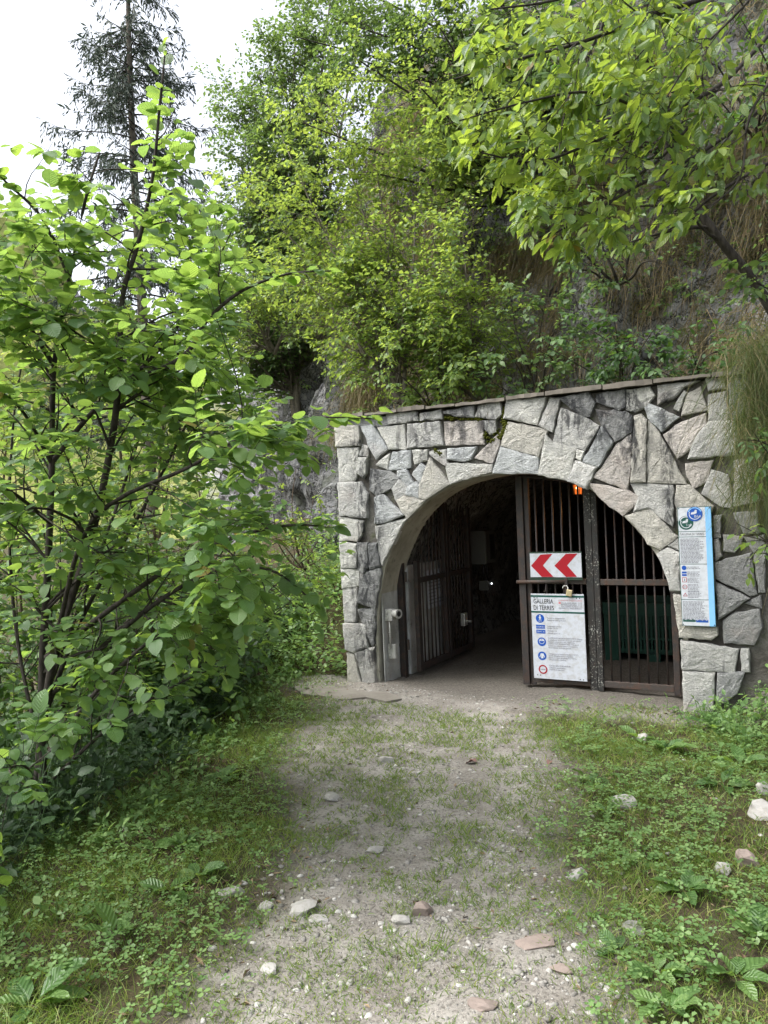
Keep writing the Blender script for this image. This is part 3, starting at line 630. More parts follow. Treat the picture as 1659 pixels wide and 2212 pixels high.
x, y = C(495, 1467); S.poly('jacket', [[(x - .012, y - .022), (x - .026, y + .012), (x - .019, y + .014), (x - .011, y - .004), (x - .011, y + .022), (x + .011, y + .022), (x + .011, y - .004), (x + .019, y + .014), (x + .026, y + .012), (x + .012, y - .022)]], 'signwhite', 2)
x, y = sx(512, 1743), sy(512, 1743); S.ring('red_ring', x, y, .029, .040, 'red', 2); S.text('19.00-8.00', x - .024, y + .004, .009, .048, 'ink', 3)
for px, py in ((325, 275), (388, 280), (1195, 298), (1258, 300), (400, 1858), (462, 1862), (1270, 1918), (1335, 1922)): S.disc('screw', sx(px, py), sy(px, py), .0048, 'black', 3, 10)
# red and white chevron board
K = Sign('chevron_board', -1.303, 1.222, .462, .212, .30, 'red and white chevron arrow board pointing left on the gate', 'signdirty')
def cv(p): return [((a - 140) / 502 * .462, (b_ - 795) / 230 * .212) for a, b_ in p]
K.poly('chevron', [cv([(149, 915), (248, 806), (366, 800), (268, 912)]), cv([(149, 915), (268, 912), (368, 1022), (252, 1022)])], 'red')
K.poly('chevron', [cv([(381, 915), (497, 800), (608, 800), (505, 912)]), cv([(381, 915), (505, 912), (595, 1020), (490, 1022)])], 'red')
part('backing', lambda bm: box(bm, (0, .008, .100), (.470, .008, .250), .001), M['backing'], K.e)
for a, b_ in ((.43, .035), (.02, .19)): K.disc('screw', a, b_, .004, 'zinc', 3, 10)
# tall trail board on the wall
B = Sign('trail_board', .012, 1.590, .243, .918, -.052, 'tall narrow white and blue trail board with round Bike and Trek logos', 'grn', .006)
bx_ = lambda px, py: (px - 195 - (py - 155) * .0446) / 547 * .243
by_ = lambda px, py: (py - 155 + (px - 195 - (py - 155) * .0446) * .02) / 1915 * .918
B.rect('white_panel', .004, .004, .198, .914, 'signwhite', 0); B.rect('blue_strip', .198, .004, .239, .914, 'sky_', 0)
for (px, py, r, m_, t) in ((480, 265, .056, 'blu', 'Bike'), (340, 405, .054, 'grn', 'Trek')):
    x, y = bx_(px, py), by_(px, py); x = max(x, r + .004); lv = 1 if t == 'Trek' else 3
    B.disc('logo', x, y, r, m_, lv); B.ring('logo_ring', x, y, r * .66, r * .76, 'signwhite', lv + 1, .25, 3.6)
    B.ring('logo_print', x, y, r * .80, r * .93, 'sky_' if t == 'Bike' else 'signwhite', lv + 1, 3.5, 5.9, 12)
    B.poly('logo_mark', [[(x - r * .5, y + r * .05), (x - r * .45, y - r * .22), (x - r * .05, y - r * .32), (x + r * .05, y - r * .58), (x + r * .28, y - r * .55), (x + r * .25, y - r * .1), (x - r * .1, y + r * .02)]], 'signwhite', lv + 1)
    B.text(t, x - r * .05, y + r * .48, r * .36, r * .82, 'signwhite', lv + 2)
for py in (547, 633, 1070, 1642): y = by_(300, py); B.rect('green_line', .004, y - .002, .198, y + .002, 'grn', 1)
B.text('GALLERIA DI TERRES', bx_(242, 605), by_(242, 606), .0165, .172, 'ink', 1)
B.lines(10, .012, .182, by_(240, 662), .0104, .0045, 'grey_ink', 3); B.lines(9, .012, .184, by_(240, 880), .0098, .0042, 'grey_ink', 4)
B.disc('pictogram', bx_(310, 1130), by_(310, 1130), .0175, 'blu', 1)
B.rect('blue_panel', bx_(275, 1203), by_(275, 1190), bx_(352, 1203), by_(352, 1220), 'blu', 1); B.rect('blue_panel', bx_(277, 1246), by_(277, 1232), bx_(354, 1246), by_(354, 1262), 'blu', 1)
x, y = bx_(316, 1323), by_(316, 1323); B.rect('red_square', x - .0165, y - .0185, x + .0165, y + .0185, 'red', 1); B.rect('red_square', x - .0125, y - .0145, x + .0125, y + .0145, 'signwhite', 2); B.rect('figure', x - .002, y - .009, x + .002, y + .009, 'ink', 3)
x, y = bx_(324, 1438), by_(324, 1438); B.ring('red_ring', x, y, .0135, .0175, 'red', 1); B.rect('small_print', x - .010, y - .002, x + .010, y + .002, 'grey_ink', 2)
x, y = bx_(331, 1565), by_(331, 1565); B.poly('warning_triangle', [[(x, y - .018), (x - .0175, y + .012), (x + .0175, y + .012)]], 'red', 1); B.poly('warning_triangle', [[(x, y - .011), (x - .011, y + .0085), (x + .011, y + .0085)]], 'signwhite', 2); B.rect('figure', x - .001, y - .005, x + .001, y + .006, 'ink', 3)
for (py, n, sd_) in ((1112, 2, 5), (1190, 4, 6), (1290, 4, 7), (1390, 6, 8), (1512, 5, 9)): B.lines(n, .052, .150, by_(380, py), .0104 if n != 2 else .012, .0040, 'grey_ink', sd_)
B.lines(8, .012, .186, by_(285, 1672), .0100, .0042, 'grey_ink', 10); B.lines(7, .012, .186, by_(285, 1838), .0100, .0042, 'grey_ink', 11)
def hills(x0, x1, y, mat, sd_):
    r = random.Random(sd_); xs = np.linspace(x0, x1, 9); B.poly('mountain_emblem', [[(xs[0], y)] + [(x_, y - .010 - .014 * abs(math.sin(i * 1.1 + sd_))) for i, x_ in enumerate(xs)] + [(xs[-1], y)]], mat, 1)
hills(.008, .100, .885, 'grn', 1); hills(.103, .190, .887, 'blu', 2)
for a, b_ in ((.010, .010), (.232, .012), (.010, .905), (.232, .905)): B.disc('screw', a, b_, .0045, 'black', 5, 10)
flush_text()

# padlock hanging from the hasp
pad = wall_empty('padlock', -.975, .29, .845); pad.rotation_euler = (0, math.radians(12), -YAW)
tag(pad, 'small brass padlock hanging open from the gate bolt', 'padlock')
part('body', lambda bm: box(bm, (.012, 0, .032), (.052, .018, .058), .006), M['brass'], pad)
def shackle(bm):
    A = np.linspace(-.2, math.pi * 1.05, 9); P = [(-.028 + .024 * math.cos(a), 0, .062 + .026 * math.sin(a)) for a in A]
    for a, b_ in zip(P[:-1], P[1:]): cyl(bm, a, b_, .005, 8)
part('shackle', shackle, M['zinc'], pad, True)

# painted plaster strip and electric fittings on the left reveal
def reveal(w_, v): return -2.716
pl = part('painted_plaster', lambda bm: box(bm, (-2.70, .235, .42), (.012, .40, .98), .003), M['white_plaster'], portal)
dev = wall_empty('emergency_switch', -2.70, .10, .40)
tag(dev, 'white metal bracket and socket with a rod on the left jamb', 'bracket')
part('upper_box', lambda bm: box(bm, (.05, 0, .26), (.08, .075, .115), .008), M['white_metal'], dev)
part('socket', lambda bm: (cyl(bm, (.09, -.005, .275), (.15, -.02, .275), .038, 16), cyl(bm, (.15, -.02, .275), (.157, -.022, .275), .046, 16)), M['white_metal'], dev, False)
part('socket_hole', lambda bm: cyl(bm, (.1572, -.022, .275), (.159, -.0225, .275), .026, 14), M['black'], dev)
part('rod', lambda bm: (cyl(bm, (.05, -.02, -.06), (.05, -.02, .21), .008, 8), cyl(bm, (.05, -.02, .09), (.05, -.02, .10), .013, 8)), M['white_metal'], dev, True)
part('lower_bracket', lambda bm: (box(bm, (.05, .0, -.09), (.075, .012, .14), .003), box(bm, (.09, .02, -.09), (.01, .04, .14), .003), box(bm, (.05, .02, -.158), (.075, .04, .008), .002)), M['white_metal'], dev)
for v in (.235, .285, -.055, -.125): part('bolt_head', lambda bm: cyl(bm, (.035, -.036 if v > 0 else -.006, v), (.035, -.048 if v > 0 else -.016, v), .011, 8), M['zinc'], dev)

# things inside the tunnel
cab = wall_empty('electric_cabinet', -2.66, 2.30, 0.98)
tag(cab, 'grey electric cabinet on the rock wall inside the tunnel', 'cabinet')
part('body', lambda bm: box(bm, (.06, 0, .20), (.30, .34, .40), .008), M['cabinet'], cab)
part('window', lambda bm: box(bm, (.213, .05, .20), (.006, .14, .30), .002), M['black'], cab)
part('door', lambda bm: box(bm, (.212, -.10, .20), (.008, .12, .38), .002), M['cabinet'], cab)
jb = wall_empty('junction_box', -2.53, 2.30, .66)
tag(jb, 'small grey junction box with a white light below the cabinet', 'junction box')
part('box', lambda bm: box(bm, (0, 0, .06), (.12, .14, .12), .008), M['cabinet'], jb)
part('conduit', lambda bm: (cyl(bm, (-.02, .0, .12), (-.02, .0, .34), .012, 8), cyl(bm, (.02, .02, .12), (.02, .02, .34), .010, 8)), M['black'], jb, True)
M['led'] = m_emit('led_white', (0.9, 0.95, 1.0), 2.5)
part('indicator_light', lambda bm: bmesh.ops.create_icosphere(bm, subdivisions=1, radius=.009, matrix=Matrix.Translation((.064, .03, .075))), M['led'], jb, True)
note = wall_empty('paper_notice', -2.60, 1.05, .62)
tag(note, 'faded paper notice on plaster behind the open gate leaf', 'notice')
part('sheet', lambda bm: box(bm, (0, 0, .2), (.006, .42, .40), .001), M['signdirty'], note)
def nlines(bm):
    r = random.Random(2)
    for i in range(9):
        L = r.uniform(.15, .36); box(bm, (.0045, -.19 + L / 2, .05 + i * .036), (.002, L, .010), 0)
part('small_print', nlines, M['grey_ink'], note)
part('plaster_panel', lambda bm: box(bm, (-2.66, .93, .55), (.05, .95, 1.1), .02), M['white_plaster'], portal)
lamp = wall_empty('tunnel_lamp', -.93, .62, 1.74)
tag(lamp, 'small lit orange lantern under the crown of the arch', 'lamp')
b_ = NB('amber_glass'); g_ = b_.surf((0.9, 0.22, 0.03), .15, None, 0, .5); g_.inputs['Emission Color'].default_value = (1, .20, .03, 1); g_.inputs['Emission Strength'].default_value = .3
M['amber'] = b_.done(g_); M['bulb'] = m_emit('bulb_glow', (1.0, 0.62, 0.25), 7.0)
part('shade', lambda bm: cyl(bm, (0, 0, 0), (0, 0, .085), .032, 12, .042), M['amber'], lamp, False)
part('bulb', lambda bm: bmesh.ops.create_icosphere(bm, subdivisions=1, radius=.011, matrix=Matrix.Translation((.004, -.036, .055))), M['bulb'], lamp, True)
part('holder', lambda bm: (cyl(bm, (0, 0, .085), (0, 0, .12), .046, 12), cyl(bm, (0, 0, .12), (0, 0, .22), .012, 8)), M['black'], lamp)
part('cage', lambda bm: [cyl(bm, (.041 * math.cos(a), .041 * math.sin(a), -.004), (.047 * math.cos(a), .047 * math.sin(a), .09), .003, 5) for a in np.linspace(0, math.tau, 6, endpoint=False)], M['black'], lamp)
pl_ = bpy.data.lights.new('lamp_glow', 'POINT'); pl_.energy = 1.2; pl_.color = (1, .45, .15); pl_.shadow_soft_size = .05
plo = bpy.data.objects.new('lamp_glow', pl_); COL.objects.link(plo); plo.parent = lamp; plo.location = (0, 0, -.07)
# green pallet box
cp = on_ground(1310, 1428); cu, cw = wl(cp[0], cp[1])
crate = wall_empty('pallet_box', cu + .48, cw + .35, .0)
tag(crate, 'dark green slotted plastic pallet box behind the right gate bars', 'pallet box')
CWd, CDp, CHt = .98, .70, .62
part('rim', lambda bm: [box(bm, (0, s * (CDp / 2), CHt - .07), (CWd, .03, .13), .005) for s in (-1, 1)] + [box(bm, (s * (CWd / 2), 0, CHt - .07), (.03, CDp - .04, .13), .005) for s in (-1, 1)], M['crate'], crate)
for sx_ in (-1, 1):
    for sy_ in (-1, 1): part('corner_post', lambda bm: box(bm, (sx_ * (CWd / 2 - .07), sy_ * (CDp / 2 - .012), CHt / 2 - .06), (.14, .024, CHt - .13), .004), M['crate'], crate)
for i in range(20):
    u = -CWd / 2 + .15 + (CWd - .30) * i / 19
    part('slat', lambda bm: box(bm, (u, -CDp / 2 + .008, .30), (.020, .012, .38), 0), M['crate'], crate)
for v in (.13, .25, .37, .48): part('crossbar', lambda bm: box(bm, (0, -CDp / 2 + .012, v), (CWd - .28, .014, .022), 0), M['crate'], crate)
part('floor', lambda bm: box(bm, (0, 0, .11), (CWd - .04, CDp - .04, .04), .004), M['crate'], crate)
part('back_panel', lambda bm: box(bm, (0, CDp / 2 - .03, .30), (CWd - .06, .012, .38), 0), M['crate'], crate)
for i in (-1, 0, 1): part('skid', lambda bm: box(bm, (i * .42, 0, .045), (.12, CDp - .02, .09), .004), M['crate'], crate)

# ------------------------------------------------------------------ cliff and terrace above the portal
CL = catmull(np.array([(5.2, 0.5), (3.9, 3.2), (3.25, 4.9), (2.95, 5.9), (2.35, 7.0), (0.9, 8.5), (-0.5, 9.9), (-1.5, 11.6), (-2.4, 15.0), (-4.2, 24.0), (-9, 40)]), 24)
seg = np.r_[0, np.cumsum(np.linalg.norm(np.diff(CL, axis=0), axis=1))]
CS = np.concatenate([np.arange(0, 3, .2), np.arange(3, 14, .06), np.arange(14, 16, .15), np.arange(16, seg[-1], .5)])
CLx, CLy = np.interp(CS, seg, CL[:, 0]), np.interp(CS, seg, CL[:, 1])
tx, ty = np.gradient(CLx, CS), np.gradient(CLy, CS); tl = np.hypot(tx, ty); BX, BY = ty / tl, -tx / tl      # pointing back into the hill
CZ = np.concatenate([np.arange(0, 7, .06), np.arange(7, 9, .12), np.arange(9, 19, .5)])
def lean(z): return 0.20 * z + 0.25 * np.maximum(z - 5.0, 0) + .5 * np.maximum(z - 9, 0)
cliffV = np.empty((len(CS), len(CZ), 3))
for i in range(len(CS)):
    uu_, ww_ = wl(CLx[i], CLy[i]); zb = -.6 if not (-3.4 < uu_ < .4 and ww_ > .2) else 2.3
    zb = -.4 if zb < 0 else zb
    for j in range(len(CZ)):
        z = zb + CZ[j] * (1 if zb < 0 else (18.5 - zb) / 18.5); L = lean(max(z, 0))
        p = Vector((CLx[i] + BX[i] * L, CLy[i] + BY[i] * L, z))
        q_ = Vector((p.x * .8, p.y * .8, p.z * .65))
        d = mnoise.fractal(q_ * .8, 1.0, 2.0, 3) * .55
        vr = mnoise.voronoi(Vector((p.x * 1.3 + .3 * p.z, p.y * 1.3, p.z * .9)))[0]; d += (vr[1] - vr[0]) * .30 - .12
        d += mnoise.ridged_multi_fractal(q_ * 2.2, .9, 2.1, 4, 1.0, 2.0) * .13
        d += mnoise.noise(q_ * 7) * .05 + mnoise.noise(q_ * 17) * .025
        if zb > 0: d = min(d, .35)
        cliffV[i, j] = (p.x - BX[i] * d, p.y - BY[i] * d, z)
cl = link('cliff', mesh_np('cliff', cliffV, grid_faces(len(CS), len(CZ))[:, ::-1], 4, False), M['rock']); tag(cl, kind='structure')
def cliff_pt(s, z):
    i = int(np.clip(np.searchsorted(CS, s), 0, len(CS) - 1)); col = cliffV[i]; j = int(np.clip(np.searchsorted(col[:, 2], z), 0, len(CZ) - 1))
    return col[j], np.array([-BX[i], -BY[i], 0.0])
def terrace():
    us = np.arange(-4.6, 1.7, .10); ws = np.arange(.16, 4.2, .10); V = []
    for u in us:
        for w_ in ws:
            z = 2.50 + .16 * max(w_ - .4, 0)
            if u < -3.08: z = max(min(z, 2.5 - 2.2 * (-3.08 - u)), -.3) * float(sstep(np.array(w_), .12, 1.3))
            k = mnoise.fractal(Vector((u * 1.5, w_ * 1.5, 3)), 1, 2, 4) * (.10 if u < -3.0 or w_ > .5 else .02)
            V.append((u, w_, max(z + k, -.3)))
    return mesh_np('terrace', np.array(V), grid_faces(len(us), len(ws)), 4, True, dict(veg=np.ones(len(V)), damp=np.zeros(len(V))))
te = link('terrace', terrace(), M['soil']); te.location = WO; te.rotation_euler = (0, 0, -YAW); tag(te, kind='structure')
# ------------------------------------------------------------------ vegetation tools
def unit(a): return a / (np.linalg.norm(a, axis=-1, keepdims=True) + 1e-9)
ZUP = np.array([0, 0, 1.0])
def leaf_template(widths, fold=.18, curl=.22, ts=(.2, .45, .7, .88), wave=0.0):
    V = [(0, 0, 0)]; uv = [(.5, 0)]
    for k, (t, wd) in enumerate(zip(ts, widths)):
        z = -curl * t * t; wv = wave * (1 if k % 2 else -1)
        V += [(-wd, t, z + fold * wd + wv), (0, t, z), (wd, t, z + fold * wd - wv)]; uv += [(.5 - wd, t), (.5, t), (.5 + wd, t)]
    V.append((0, 1, -curl)); uv.append((.5, 1)); n = len(ts); Fs = [(0, 2, 1), (0, 3, 2)]
    for k in range(n - 1):
        a = 1 + 3 * k; b = a + 3
        Fs += [(a, a + 1, b + 1), (a, b + 1, b), (a + 1, a + 2, b + 2), (a + 1, b + 2, b + 1)]
    a = 1 + 3 * (n - 1); tip = len(V) - 1; Fs += [(a, a + 1, tip), (a + 1, a + 2, tip)]
    return np.array(V, float), np.array(Fs), np.array(uv, float)
def leaf2_template(w_=.3, fold=.25, curl=.12):
    V = np.array([(0, 0, 0), (-w_, .5, fold * w_), (w_, .5, fold * w_), (0, 1, -curl)], float)
    return V, np.array([(0, 3, 1), (0, 2, 3)]), np.array([(.5, 0), (0, .5), (1, .5), (.5, 1)], float)
HAZEL = leaf_template((.27, .45, .42, .24), .14, .22, ts=(.06, .32, .62, .86), wave=.012)
OVATE = leaf_template((.28, .24), .22, .2, ts=(.30, .66))
LANCE = leaf_template((.15, .21, .19, .09), .25, .28)
DOCK = leaf_template((.20, .27, .24, .13), .30, .35, wave=.03)
SMALL = leaf2_template(.32, .3, .15)
NEEDLE = leaf2_template(.055, .2, .1)
def bake(tpl, pos, X, Y, Z, s, rnd):
    """one mesh out of many leaves: positions (N,3), axes (N,3) and sizes (N,)"""
    V, Fs, uv = tpl; N = len(pos); n = len(V); s = np.asarray(s)[:, None, None]; Z = Z * rng.uniform(.1, 2.0, (N, 1))
    P = pos[:, None, :] + s * (V[None, :, 0:1] * X[:, None, :] + V[None, :, 1:2] * Y[:, None, :] + V[None, :, 2:3] * Z[:, None, :])
    Fc = (Fs[None] + (np.arange(N) * n)[:, None, None]).reshape(-1, 3)
    return P.reshape(-1, 3), Fc, np.tile(uv, (N, 1)), np.repeat(rnd, n)
def frames(Y, Nrm):
    Y = unit(Y); X = unit(np.cross(Y, Nrm)); Z = np.cross(X, Y); return X, Y, Z
def tubes(P, R, sides=4):
    """P (N,K,3) centre lines, R (N,K) radii -> verts, quads"""
    N, K, _ = P.shape; T = unit(np.gradient(P, axis=1)); ref = np.where(np.abs(T[..., 2:3]) > .9, np.array([1.0, 0, 0]), ZUP)
    A = unit(np.cross(T, ref)); B_ = np.cross(T, A); an = np.arange(sides) * math.tau / sides
    V = P[:, :, None, :] + R[:, :, None, None] * (np.cos(an)[None, None, :, None] * A[:, :, None, :] + np.sin(an)[None, None, :, None] * B_[:, :, None, :])
    i = np.arange(N * K * sides).reshape(N, K, sides); j = np.roll(i, -1, axis=2)
    Fc = np.stack([i[:, :-1], j[:, :-1], j[:, 1:], i[:, 1:]], -1).reshape(-1, 4)
    return V.reshape(-1, 3), Fc
def samp(P, t):
    """P (K,3), t (n,) -> positions, tangents"""
    K = len(P); f = np.clip(t, 0, .9999) * (K - 1); i = f.astype(int); a = (f - i)[:, None]
    return P[i] * (1 - a) + P[i + 1] * a, unit(P[i + 1] - P[i])
def sprout(P, R, dens, t0, ang, lmin, lmax, trop, K=6, wander=.12, sag=0.0, taper=.55, rr=.5, t1=1.0, flat=0.0):
    """side branches along centre lines P (list of (K,3)); returns (N,K,3),(N,K)"""
    out, rad = [], []
    for p, r in zip(P, R):
        L = np.linalg.norm(np.diff(p, axis=0), axis=1).sum(); n = max(1, rng.poisson(dens * L * (t1 - t0)))
        t = t0 + (t1 - t0) * rng.random(n) ** .85; po, ta = samp(p, t); q = rng.normal(size=(n, 3)); q[:, 2] *= (1 - flat)
        q = unit(q - (q * ta).sum(1, keepdims=True) * ta); a = np.radians(rng.uniform(ang * .65, ang * 1.35, n))[:, None]
        d = unit(ta * np.cos(a) + q * np.sin(a) + np.asarray(trop)); l = rng.uniform(lmin, lmax, n) * (1 - taper * t)
        s = np.linspace(0, 1, K)[None, :, None]; w1 = rng.normal(0, wander, (n, 1, 3)); w2 = rng.normal(0, wander * .5, (n, 1, 3))
        pts = po[:, None, :] + l[:, None, None] * (d[:, None, :] * s + w1 * s ** 2 + w2 * np.sin(s * 6.3) * .4 + np.array([0, 0, -sag]) * s ** 2)
        r0 = np.interp(t, np.linspace(0, 1, len(r)), r) * rr; out.append(pts); rad.append(np.clip(r0[:, None] * (1 - .8 * np.linspace(0, 1, K)[None]), .0012, None))
    return np.concatenate(out), np.concatenate(rad)
def leaf_on(P, m, size, ang=55, droop=.25, up=1.2, jit=.45, t0=.15, var=.3, flat_side=True, lean=(0, 0, 0)):
    N, K, _ = P.shape; t = np.clip(np.linspace(t0, 1, m)[None, :] + rng.normal(0, .03, (N, m)), 0.02, .999)
    f = t * (K - 1); i = np.minimum(f.astype(int), K - 2); a = (f - i)[..., None]; n_ = np.arange(N)[:, None]
    po = P[n_, i] * (1 - a) + P[n_, i + 1] * a; ta = unit(P[n_, i + 1] - P[n_, i])
    sd = unit(np.cross(ta, ZUP + rng.normal(0, .25, (N, m, 3)))); sg = np.where((np.arange(m)[None, :] + rng.integers(0, 2, (N, 1))) % 2 == 0, 1.0, -1.0)[..., None]
    an = np.radians(rng.normal(ang, 12, (N, m)))[..., None]; last = np.zeros((N, m, 1)); last[:, -1] = 1
    an = an * (1 - .8 * last)
    Y = ta * np.cos(an) + sd * sg * np.sin(an) - ZUP * (droop + rng.normal(0, .12, (N, m, 1)))
    Nn = ZUP * up + rng.normal(0, jit, (N, m, 3)) + np.asarray(lean)
    X, Y, Z = frames(Y.reshape(-1, 3), Nn.reshape(-1, 3)); po = po.reshape(-1, 3) + Y * size * .12
    s = size * np.clip(rng.normal(1, var, len(po)), .45, 1.6) * (1 - .12 * rng.random(len(po)))
    return po, X, Y, Z, s
def visible(po, s, pad=60):
    x, y, d = project(po); return (d > .5) & (x > -pad) & (x < 1659 + pad) & (y > -pad) & (y < 2212 + pad)
def make_tree(name, base, label, cat, stems, levels, leaf, tpl, mat_leaf, mat_wood, group=None, sides=5, parts=0, cull=500, prune=None, stem_leaves=0):
    """stems: list of (pts, r0, r1); levels: list of dicts for sprout; leaf: dict for leaf_on"""
    root = empty(name, base); tag(root, label, cat, group); B0 = np.array(base)
    if name == 'sallow_tree': stems = [stems[0]] + [(p, a * .65, b) for p, a, b in stems[1:]]
    P = [catmull(np.array(p), 5) for p, _, _ in stems]; R = [np.linspace(a, b, len(q)) for q, (_, a, b) in zip(P, stems)]
    WV, WF, off = [], [], 0
    for p, r in zip(P, R):
        v, f = tubes(p[None], r[None], max(sides, 7)); WV.append(v); WF.append(f + off); off += len(v)
    curP, curR = P, R; tw = []
    for k, lv in enumerate(levels):
        lv = dict(lv); keep = lv.pop('leafy', k == len(levels) - 1); Q, RQ = sprout(curP, curR, **lv)
        if cull is not None:
            x, y, d = project(Q[:, -1]); ok = (d > .6) & (x > -cull) & (x < 1659 + cull) & (y > -cull) & (y < 2212 + cull); Q, RQ = Q[ok], RQ[ok]
        if prune is not None:
            ok = prune(*project(Q[:, -1])) & prune(*project(Q[:, len(Q[0]) // 2])); Q, RQ = Q[ok], RQ[ok]
        far = k > 0 and np.median(project(Q[:, 0])[2]) > 6.0
        v, f = tubes(Q[:, [0, -1]], RQ[:, [0, -1]], 3) if far else tubes(Q, RQ, 4 if k == 0 else 3); WV.append(v); WF.append(f + off); off += len(v)
        if keep: tw.append(Q)
        curP, curR = list(Q), list(RQ)
    if stem_leaves:
        q6 = np.array([np.stack([np.interp(np.linspace(stem_leaves, 1, 6), np.linspace(0, 1, len(p)), p[:, k]) for k in range(3)], -1) for p in P[1:]]); tw.append(np.concatenate([q6 + rng.normal(0, .012, q6.shape) for _ in range(4)]))
    wood = link('trunk', mesh_np('trunk', np.concatenate(WV) - B0, np.concatenate(WF), 4, True), mat_wood, root)
    D = [leaf_on(Q, **leaf) for Q in tw]; po, X, Y, Z, s = [np.concatenate(a) for a in zip(*D)]; rnd = np.clip(rng.random(len(po)) * .999, 0, 1)
    if parts:
        _, _, d = project(po); vis = visible(po, s, -10) & (d > .8); sc_ = np.where(vis, s / d, 0); idx = np.argsort(-sc_)[:parts]; idx = idx[sc_[idx] > 0]
        me = mesh_np('leaf', tpl[0], tpl[1], 3, True, dict(rnd=np.zeros(len(tpl[0]))), tpl[2]); me.materials.append(mat_leaf)
        for i in idx:
            o = bpy.data.objects.new('leaf', me); COL.objects.link(o); o.parent = root; p = po[i] - B0
            o.matrix_local = Matrix(((X[i, 0] * s[i], Y[i, 0] * s[i], Z[i, 0] * s[i], p[0]), (X[i, 1] * s[i], Y[i, 1] * s[i], Z[i, 1] * s[i], p[1]), (X[i, 2] * s[i], Y[i, 2] * s[i], Z[i, 2] * s[i], p[2]), (0, 0, 0, 1)))
        m_ = np.ones(len(po), bool); m_[idx] = False; po, X, Y, Z, s, rnd = po[m_], X[m_], Y[m_], Z[m_], s[m_], rnd[m_]
    V, Fc, uv, r_ = bake(tpl, po - B0, X, Y, Z, s, rnd)
    c = link('crown', mesh_np('crown', V, Fc, 3, True, dict(rnd=r_), uv), mat_leaf, root); tag(c, kind='stuff')
    return root, len(po)
def px(*pts): return [at_depth(*p) for p in pts]

M['hazel'] = m_leaf('hazel_leaf', (.055, .12, .045), (.095, .185, .06), (.15, .25, .085), (.35, .54, .09), .47, .42, .3, .5, brown=.006)
M['bright'] = m_leaf('bright_leaf', (.075, .14, .04), (.125, .205, .055), (.20, .28, .085), (.40, .54, .08), .48, .45)
M['midleaf'] = m_leaf('mid_green_leaf', (.05, .10, .04), (.08, .145, .05), (.125, .195, .065), (.23, .36, .07), .4, .45)
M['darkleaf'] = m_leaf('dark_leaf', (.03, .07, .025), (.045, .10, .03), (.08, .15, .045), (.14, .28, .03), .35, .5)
M['sallow'] = m_leaf('sallow_leaf', (.06, .125, .04), (.115, .205, .045), (.22, .30, .06), (.38, .52, .06), .45, .3, .3, .6, brown=.012)
M['needle'] = m_leaf('spruce_needle', (.045, .065, .05), (.065, .09, .068), (.09, .12, .085), (.06, .09, .05), .2, .6)
M['grass'] = m_leaf('grass_blade', (.085, .155, .025), (.14, .22, .04), (.26, .27, .09), (.30, .44, .06), .35, .5)
M['drygrass'] = m_leaf('hanging_grass', (.075, .085, .02), (.15, .115, .05), (.24, .18, .10), (.20, .19, .05), .3, .6)
M['tussock'] = m_leaf('tussock_grass', (.05, .085, .018), (.10, .125, .035), (.22, .17, .085), (.18, .24, .05), .35, .55)
M['litter'] = m_leaf('dry_litter', (.06, .04, .025), (.15, .10, .06), (.28, .21, .13), (.10, .07, .03), .15, .8)
M['clover'] = m_leaf('clover_leaf', (.095, .18, .06), (.145, .25, .085), (.21, .32, .12), (.30, .48, .09), .4, .4)
M['shade_nettle'] = m_leaf('shade_nettle_leaf', (.022, .05, .022), (.035, .075, .03), (.055, .105, .042), (.09, .17, .025), .28, .5)  # leaf green darkened to carry the shade of the left hollow
M['dock'] = m_leaf('broad_leaf', (.065, .14, .04), (.10, .19, .055), (.15, .25, .075), (.28, .46, .07), .4, .35, .5, .5)

